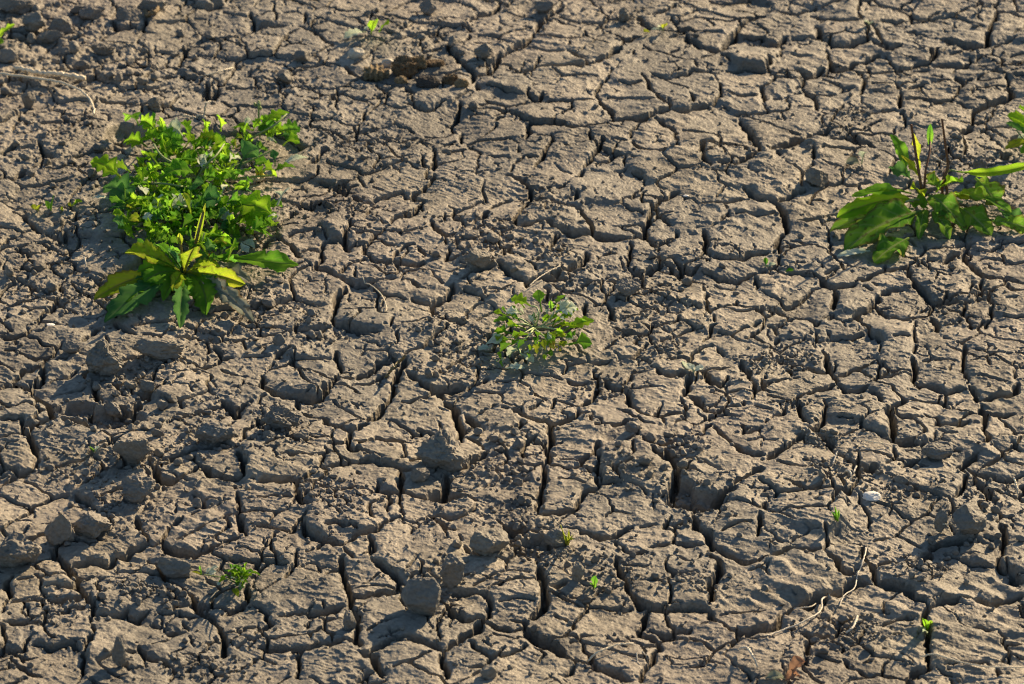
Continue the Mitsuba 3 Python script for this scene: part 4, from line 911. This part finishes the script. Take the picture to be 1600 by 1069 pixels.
stem(Dp, [(1476,314,.004),(1480,300,.012),(1475,272,.03),(1481,262,.035)], .0017, 'stem_brown')
stem(Dp, [(1443,316,.008),(1428,312,.02),(1415,316,.02)], .0015, 'stem_green', 'leaf_stalk')
stem(Dp, [(1476,314,.008),(1490,312,.02),(1505,316,.02)], .0015, 'stem_green', 'leaf_stalk')
stem(Dp, [(1481,268,.03),(1488,266,.036),(1498,268,.036)], .0013, 'stem_green', 'leaf_stalk')
# ---- the plant cut off by the right edge
Ep = plant('edge_weed', 'green weed cut off by the right edge above the dock', 'weed')
for b, t, w, look in [((1618,210,.015),(1574,181,.035),24,B),((1622,205,.015),(1592,168,.05),20,B),((1615,218,.012),(1572,192,.02),14,D),((1625,222,.012),(1571,233,.014),15,Y),((1618,215,.01),(1590,217,.016),9,PA),((1622,225,.01),(1595,240,.008),14,G),((1625,215,.02),(1612,180,.05),22,G)]:
    leaf(Ep, b, t, w, 'toothed', look, arch=.2)
stem(Ep, [(1622,225,.004),(1605,222,.02),(1588,203,.03)], .0012, 'stem_green')
# ---- leaf tip at the left edge
Fp = plant('leaf_tip_weed', 'bright green leaf tip reaching in from the top left edge', 'weed')
leaf(Fp, (-14,72,.006), (23,38,.035), 13, 'lobed', B, arch=.15, roll=-.4)
leaf(Fp, (-16,72,.006), (6,66,.012), 12, 'toothed', G, arch=.25)
# ---- seedlings
SEEDLINGS = [
 ('seedling with two bright leaves and a pale one lying left of it, top centre', [((580,52,.004),(586,32,.030),15,'oval',B),((592,50,.006),(607,38,.026),15,'diamond',B),((572,50,.006),(537,60,.006),13,'lobed',PA),((582,44,.01),(568,46,.008),6,'oval',PA),((584,48,.004),(574,36,.02),6,'oval',PA)]),
 ('tiny yellow green seedling on the pale plates near the top, right of centre', [((1036,46,.003),(1040,37,.014),9,'oval',Y),((1036,46,.003),(1028,42,.01),7,'oval',PA),((1015,50,.003),(1006,50,.006),7,'oval',Y),((1034,47,.004),(1018,46,.004),4,'oval',PA)]),
 ('tiny yellow green seedling with two leaves, leftmost of the three near the left edge', [((59,328,.003),(48,323,.009),8,'oval',Y),((59,328,.003),(64,320,.013),9,'oval',Y)]),
 ('thin stalked green seedling, middle one of the three near the left edge', [((78,330,.004),(71,314,.014),8,'oval',G),((79,329,.006),(84,304,.024),6,'blade',G)]),
 ('flat yellow green seedling, rightmost of the three near the left edge', [((112,321,.005),(106,321,.006),7,'oval',Y),((112,321,.005),(128,315,.010),7,'oval',B),((99,329,.003),(94,325,.006),7,'oval',Y)]),
 ('small white green seedling on a crack right of the sprawling weed', [((1084,580,.004),(1066,572,.010),9,'oval',PA),((1084,580,.004),(1100,574,.009),9,'oval',PA),((1083,578,.006),(1079,570,.014),8,'oval',PA)]),
 ('tiny dark green sprout beside an angular grey clod at the bottom', [((928,919,.004),(931,900,.018),11,'oval',G),((928,919,.004),(925,913,.010),9,'oval',G)]),
 ('bright green sprout growing in the vertical crack at the bottom right', [((1449,992,.004),(1442,968,.024),8,'oval',B),((1449,992,.004),(1455,970,.024),9,'oval',B),((1449,994,.004),(1442,987,.012),5,'oval',PA)]),
 ('tiny white green sprout near the top right edge', [((1358,38,.003),(1352,34,.009),6,'oval',PA),((1358,38,.003),(1364,35,.008),6,'oval',PA)]),
 ('tiny sprout among clods left of the heart shaped clod', [((147,705,.003),(140,699,.010),5,'oval',G),((147,705,.003),(155,699,.006),6,'oval',PA)]),
 ('little green sprout on a crack below the dock, right of centre', [((1197,415,.003),(1196,402,.014),7,'oval',G),((1200,416,.003),(1212,412,.006),5,'oval',PA),((1228,424,.003),(1240,422,.004),5,'oval',G)]),
]
for text, leaves in SEEDLINGS:
    k = plant('seedling', text, 'seedling')
    for b, t, w, st, look in leaves:
        leaf(k, b, t, w, st, look, arch=.2)
    b = leaves[0][0]
    stem(k, [(b[0], b[1] + 2, 0), (b[0], b[1] - 2, b[2] + .002)], .0008, 'stem_pale')
Hp = plant('feathery_seedling', 'feathery green seedling with pale fallen leaflets at the lower left', 'seedling')
rng = np.random.default_rng(8)
for k in range(46):
    bx, by = 372 + rng.normal(0, 6), 900 + rng.normal(0, 9)
    leaf(Hp, (bx, by, rng.uniform(.003, .018)), (bx + rng.normal(0, 9), by - abs(rng.normal(6, 5)), rng.uniform(.01, .03)), rng.uniform(2.5, 5), 'oval', rng.choice([G, D, B, PA], p=[.4, .2, .25, .15]), arch=.2)
for b, t, w, look in [((314,898,.006),(312,884,.016),4,G),((314,898,.006),(300,894,.006),3,Y),((322,897,.005),(328,887,.008),4,PA),((325,896,.005),(340,885,.008),5,PA),((324,899,.004),(338,894,.006),7,PA),((342,908,.004),(352,905,.006),8,B),((344,910,.003),(340,915,.003),5,PA),((366,915,.004),(382,915,.006),9,PA),((364,920,.003),(372,932,.003),8,Y)]:
    leaf(Hp, b, t, w, 'oval', look, arch=.25)
for pts in ([(370,912,.0),(371,895,.014),(374,880,.024)], [(370,912,.0),(345,902,.006),(318,898,.006)], [(370,910,.0),(378,895,.014),(383,884,.018)]):
    stem(Hp, pts, .0006, 'stem_green')
for text, spots, look in [('dry yellow grass tuft in the hollow right of the squarish clod', [((886,852),(876,820)),((888,852),(889,828)),((884,852),(896,836)),((887,853),(881,834)),((882,850),(897,842))], 'leaf_yellow'),
                          ('thin green grass blades standing left of the white stone', [((1307,812),(1305,792)),((1309,814),(1311,796)),((1306,812),(1300,800))], 'leaf_green')]:
    k = plant('grass_tuft', text, 'grass tuft')
    for b, t in spots:
        leaf(k, (*b, .001), (*t, .022), 3.6, 'blade', look, arch=.08)

# ---- straws, roots, twigs
def straw(name, label, pts, r, look, cat, n=40, taper=.75):
    p = curve([on_soil(*a) for a in pts], n)
    p[:, 2] = np.maximum(p[:, 2], soil_z(p[:, 0], p[:, 1]) + r * .6)
    wob = np.random.default_rng(len(label)).normal(0, r * .22, p.shape)
    put(name, label, cat, tube(p + wob, np.linspace(r, r * taper, n), 7), look, smooth=True)


straw('dry_straw', 'thick pale straw lying flat, upper of two near the left edge', [(24,106,.008),(80,115,.009),(134,123,.008)], .0026, 'straw', 'straw', taper=1.15)
straw('dry_straw', 'long thin bent straw, lower of two near the left edge', [(-8,114,.008),(50,121,.009),(108,133,.010),(136,150,.011),(147,178,.005)], .0015, 'straw', 'straw')
straw('root_stub', 'short curved root stub right of the wedge shaped clod at the top', [(226,26,.006),(240,20,.008),(248,13,.004)], .0028, 'fibre_tan', 'root')
straw('dry_straw', 'thin pale straw on a plate right of the crumbly strip at the top', [(320,117,.003),(345,111,.004),(364,106,.003)], .0010, 'straw', 'straw')
straw('dead_stalk', 'pale bent dead stalk standing above the big leafy clump', [(318,186,.002),(320,172,.016),(322,161,.026),(329,158,.024)], .0011, 'root', 'stalk')
straw('dry_straw', 'brownish straw lying behind the big leafy clump', [(286,180,.003),(305,184,.004),(326,188,.003)], .0014, 'straw', 'straw')
straw('twig', 'small bent twig with dark end sticking out of the wide crack', [(603,590,.001),(615,574,.012),(622,566,.016),(632,557,.02)], .0015, 'stalk_dead', 'twig')
straw('thin_root', 'long pale root crossing a plate from the crack, bottom right', [(1353,856,.003),(1348,878,.004),(1340,900,.004),(1336,918,.004),(1318,932,.004),(1312,948,.003)], .0007, 'root', 'root')
straw('thin_root', 'thin root with a bend running left from the crack, bottom right', [(1292,934,.002),(1284,938,.005),(1284,950,.004),(1262,968,.004),(1230,982,.004),(1195,994,.002)], .0008, 'root', 'root')
straw('thin_root', 'short root beside the bent root on the ripple marked plate', [(1240,951,.003),(1260,949,.004),(1275,943,.003)], .0006, 'root', 'root')
straw('thin_root', 'curled pale root tangle end above the red brown leaf', [(1340,963,.003),(1336,974,.006),(1330,983,.005),(1322,990,.002)], .0011, 'root', 'root')
straw('thin_root', 'arched pale root standing near the bottom edge, left of the red brown leaf', [(1156,1014,.003),(1166,1012,.010),(1176,1024,.012),(1184,1043,.002)], .0011, 'root', 'root')
straw('dry_straw', 'long pale straw crossing the vertical crack, bottom right', [(1441,1027,.004),(1460,1022,.005),(1500,1034,.005),(1550,1042,.005),(1625,1041,.004)], .0007, 'straw', 'straw')
straw('dry_straw', 'very thin straw beside the long pale straw, bottom right', [(1470,1012,.004),(1490,1020,.004),(1505,1030,.004)], .0005, 'straw', 'straw')
straw('dry_straw', 'pale arching straw across a corner crack at the bottom, right of centre', [(918,1034,.002),(940,1016,.006),(962,1008,.007),(990,1006,.004)], .0009, 'straw', 'straw')
straw('thin_root', 'two fine root hairs hanging in the crack at the bottom, left one', [(995,1020,.004),(996,1035,.0),(1000,1046,-.004)], .0005, 'root', 'root')
straw('thin_root', 'two fine root hairs hanging in the crack at the bottom, right one', [(1004,1018,.004),(1011,1030,.0),(1013,1044,-.004)], .0005, 'root', 'root')
straw('dry_straw', 'thin curved straw on the big plate above and left of the sprawling weed', [(566,443,.003),(580,446,.004),(597,462,.004),(604,486,.002)], .0006, 'straw', 'straw')
straw('dry_straw', 'tiny curled straw on the pale ground left of the toothed rosette', [(131,402,.003),(133,408,.006),(135,420,.002)], .0008, 'root', 'straw')
straw('dry_straw', 'thin straw lying over the curved crack in the centre', [(828,446,.004),(845,432,.006),(874,416,.003)], .0007, 'straw', 'straw')
straw('thin_root', 'thin root hanging into the deep pit', [(1056,735,.002),(1056,750,-.002),(1059,768,-.006)], .0008, 'root', 'root')
straw('thin_root', 'hooked white root above the white stone', [(1320,738,.003),(1330,741,.008),(1329,752,.002)], .0008, 'root', 'root')
straw('thin_root', 'short white root above the hooked root', [(1338,729,.006),(1334,738,.002)], .0009, 'root', 'root')
straw('thin_root', 'short pale root on a crack edge left of the hooked root', [(1308,706,.005),(1302,724,.002)], .0008, 'root', 'root')
straw('dry_straw', 'pale curved straw at the right edge beside the flattened block', [(1584,746,.006),(1588,758,.006),(1591,772,.002)], .0010, 'straw', 'straw')
straw('dry_straw', 'thin straw lying across the split block', [(1462,820,.006),(1476,819,.012),(1492,820,.006)], .0005, 'straw', 'straw')
straw('dry_straw', 'thin stem lying in the soil left of the blue shaded crack tip', [(1352,688,.003),(1372,692,.004),(1392,696,.002)], .0006, 'straw', 'straw')
straw('dry_straw', 'thin pale straw under the dock by its bare stem', [(1455,243,.004),(1466,249,.006),(1478,256,.004)], .0009, 'straw', 'straw')
straw('stick', 'grey flat stick lying below the right side of the big leafy clump', [(356,279,.004),(385,281,.005),(412,279,.004)], .0026, 'straw', 'stick')


# ---- brown fibrous lumps, stones, fallen leaves
def heap(name, label, cat, px, py, w, h, look, seed, rough=.16, bands=0, flat=1.0):
    m = metres(px, py)
    v, f = lump(4 if w > 22 else 3 if w > 12 else 2, seed, 5, rough, .85)
    if bands:
        v = v * (1 + .16 * np.sin(v[:, :1] * bands))
    v = v * [w / 2 * m, w / 2 * m * .7, h / 2 * m * flat] + on_soil(px, py, h / 2 * m * .55 * flat)
    put(name, label, cat, (v, f), look, smooth=40)


heap('fibrous_lump', 'small banded brown fibrous lump, leftmost of the brown lumps at the top', 'dung', 586, 114, 40, 24, 'fibre_tan', 501, .16, 15)
heap('fibrous_lump', 'largest dark brown fibrous lump, middle of the brown lumps at the top', 'dung', 632, 106, 38, 36, 'fibre_brown', 502, .30)
heap('fibrous_lump', 'brown fibrous lump leaning right against the largest brown lump', 'dung', 654, 100, 26, 26, 'fibre_tan', 521, .30)
heap('fibrous_lump', 'thin brown fibrous lump, farthest right of the upper brown lumps', 'dung', 680, 99, 28, 12, 'fibre_brown', 503, .30)
heap('fibrous_lump', 'small tan fibrous crumb below the largest brown lump', 'dung', 628, 126, 20, 14, 'fibre_tan', 522, .25)
heap('charred_piece', 'dark charred looking piece in front of the brown lumps at the top', 'dung', 669, 129, 38, 22, 'char_dark', 504, .16)
heap('fibrous_lump', 'brown crumbling lump right of the dark charred looking piece', 'dung', 704, 126, 24, 22, 'fibre_brown', 505, .30)
heap('fibrous_lump', 'yellowish crumbling lump, rightmost of the brown lumps at the top', 'dung', 722, 131, 22, 16, 'fibre_tan', 523, .28)
heap('pale_stone', 'pale rounded stone left of the banded brown lump', 'stone', 557, 84, 26, 20, 'tan_stone', 506, .05)
heap('pale_stone', 'pale rounded stone between the banded and the largest brown lump', 'stone', 606, 99, 20, 16, 'tan_stone', 507, .05)
heap('white_stone', 'white stone lying on a plate at the right', 'stone', 1362, 776, 30, 18, 'stone_white', 508, .10, 0, .8)
heap('white_flake', 'white flake lying on pale mud left of the toothed rosette, upper of two', 'flake', 65, 494, 19, 6, 'stone_white', 509, .08, 0, .5)
heap('white_flake', 'white flake lying on pale mud left of the toothed rosette, lower of two', 'flake', 78, 508, 15, 7, 'stone_white', 510, .08, 0, .5)
heap('white_flake', 'white speck on the cracked mud near the top, between clods right of centre', 'flake', 1072, 306, 9, 5, 'stone_white', 511, .08, 0, .6)
for text, leaves in [('curled red brown fallen leaf at the bottom edge', [((1234,1056,.003),(1258,1034,.016),20,'oval','leaf_rust'),((1250,1056,.003),(1226,1064,.003),10,'oval','leaf_rust')]),
                     ('pale dry leaf at the bottom edge left of the red brown leaf', [((1196,1060,.003),(1228,1063,.004),12,'oval',WI)]),
                     ('small pale pink dry leaf standing left of the dock', [((1346,256,.003),(1352,238,.018),17,'diamond','leaf_pale'),((1344,257,.003),(1322,255,.006),10,'oval',WI)])]:
    k = plant('fallen_leaf', text, 'leaf')
    for b, t, w, st, look in leaves:
        leaf(k, b, t, w, st, look, arch=.35, fold=.5, curl=.8)
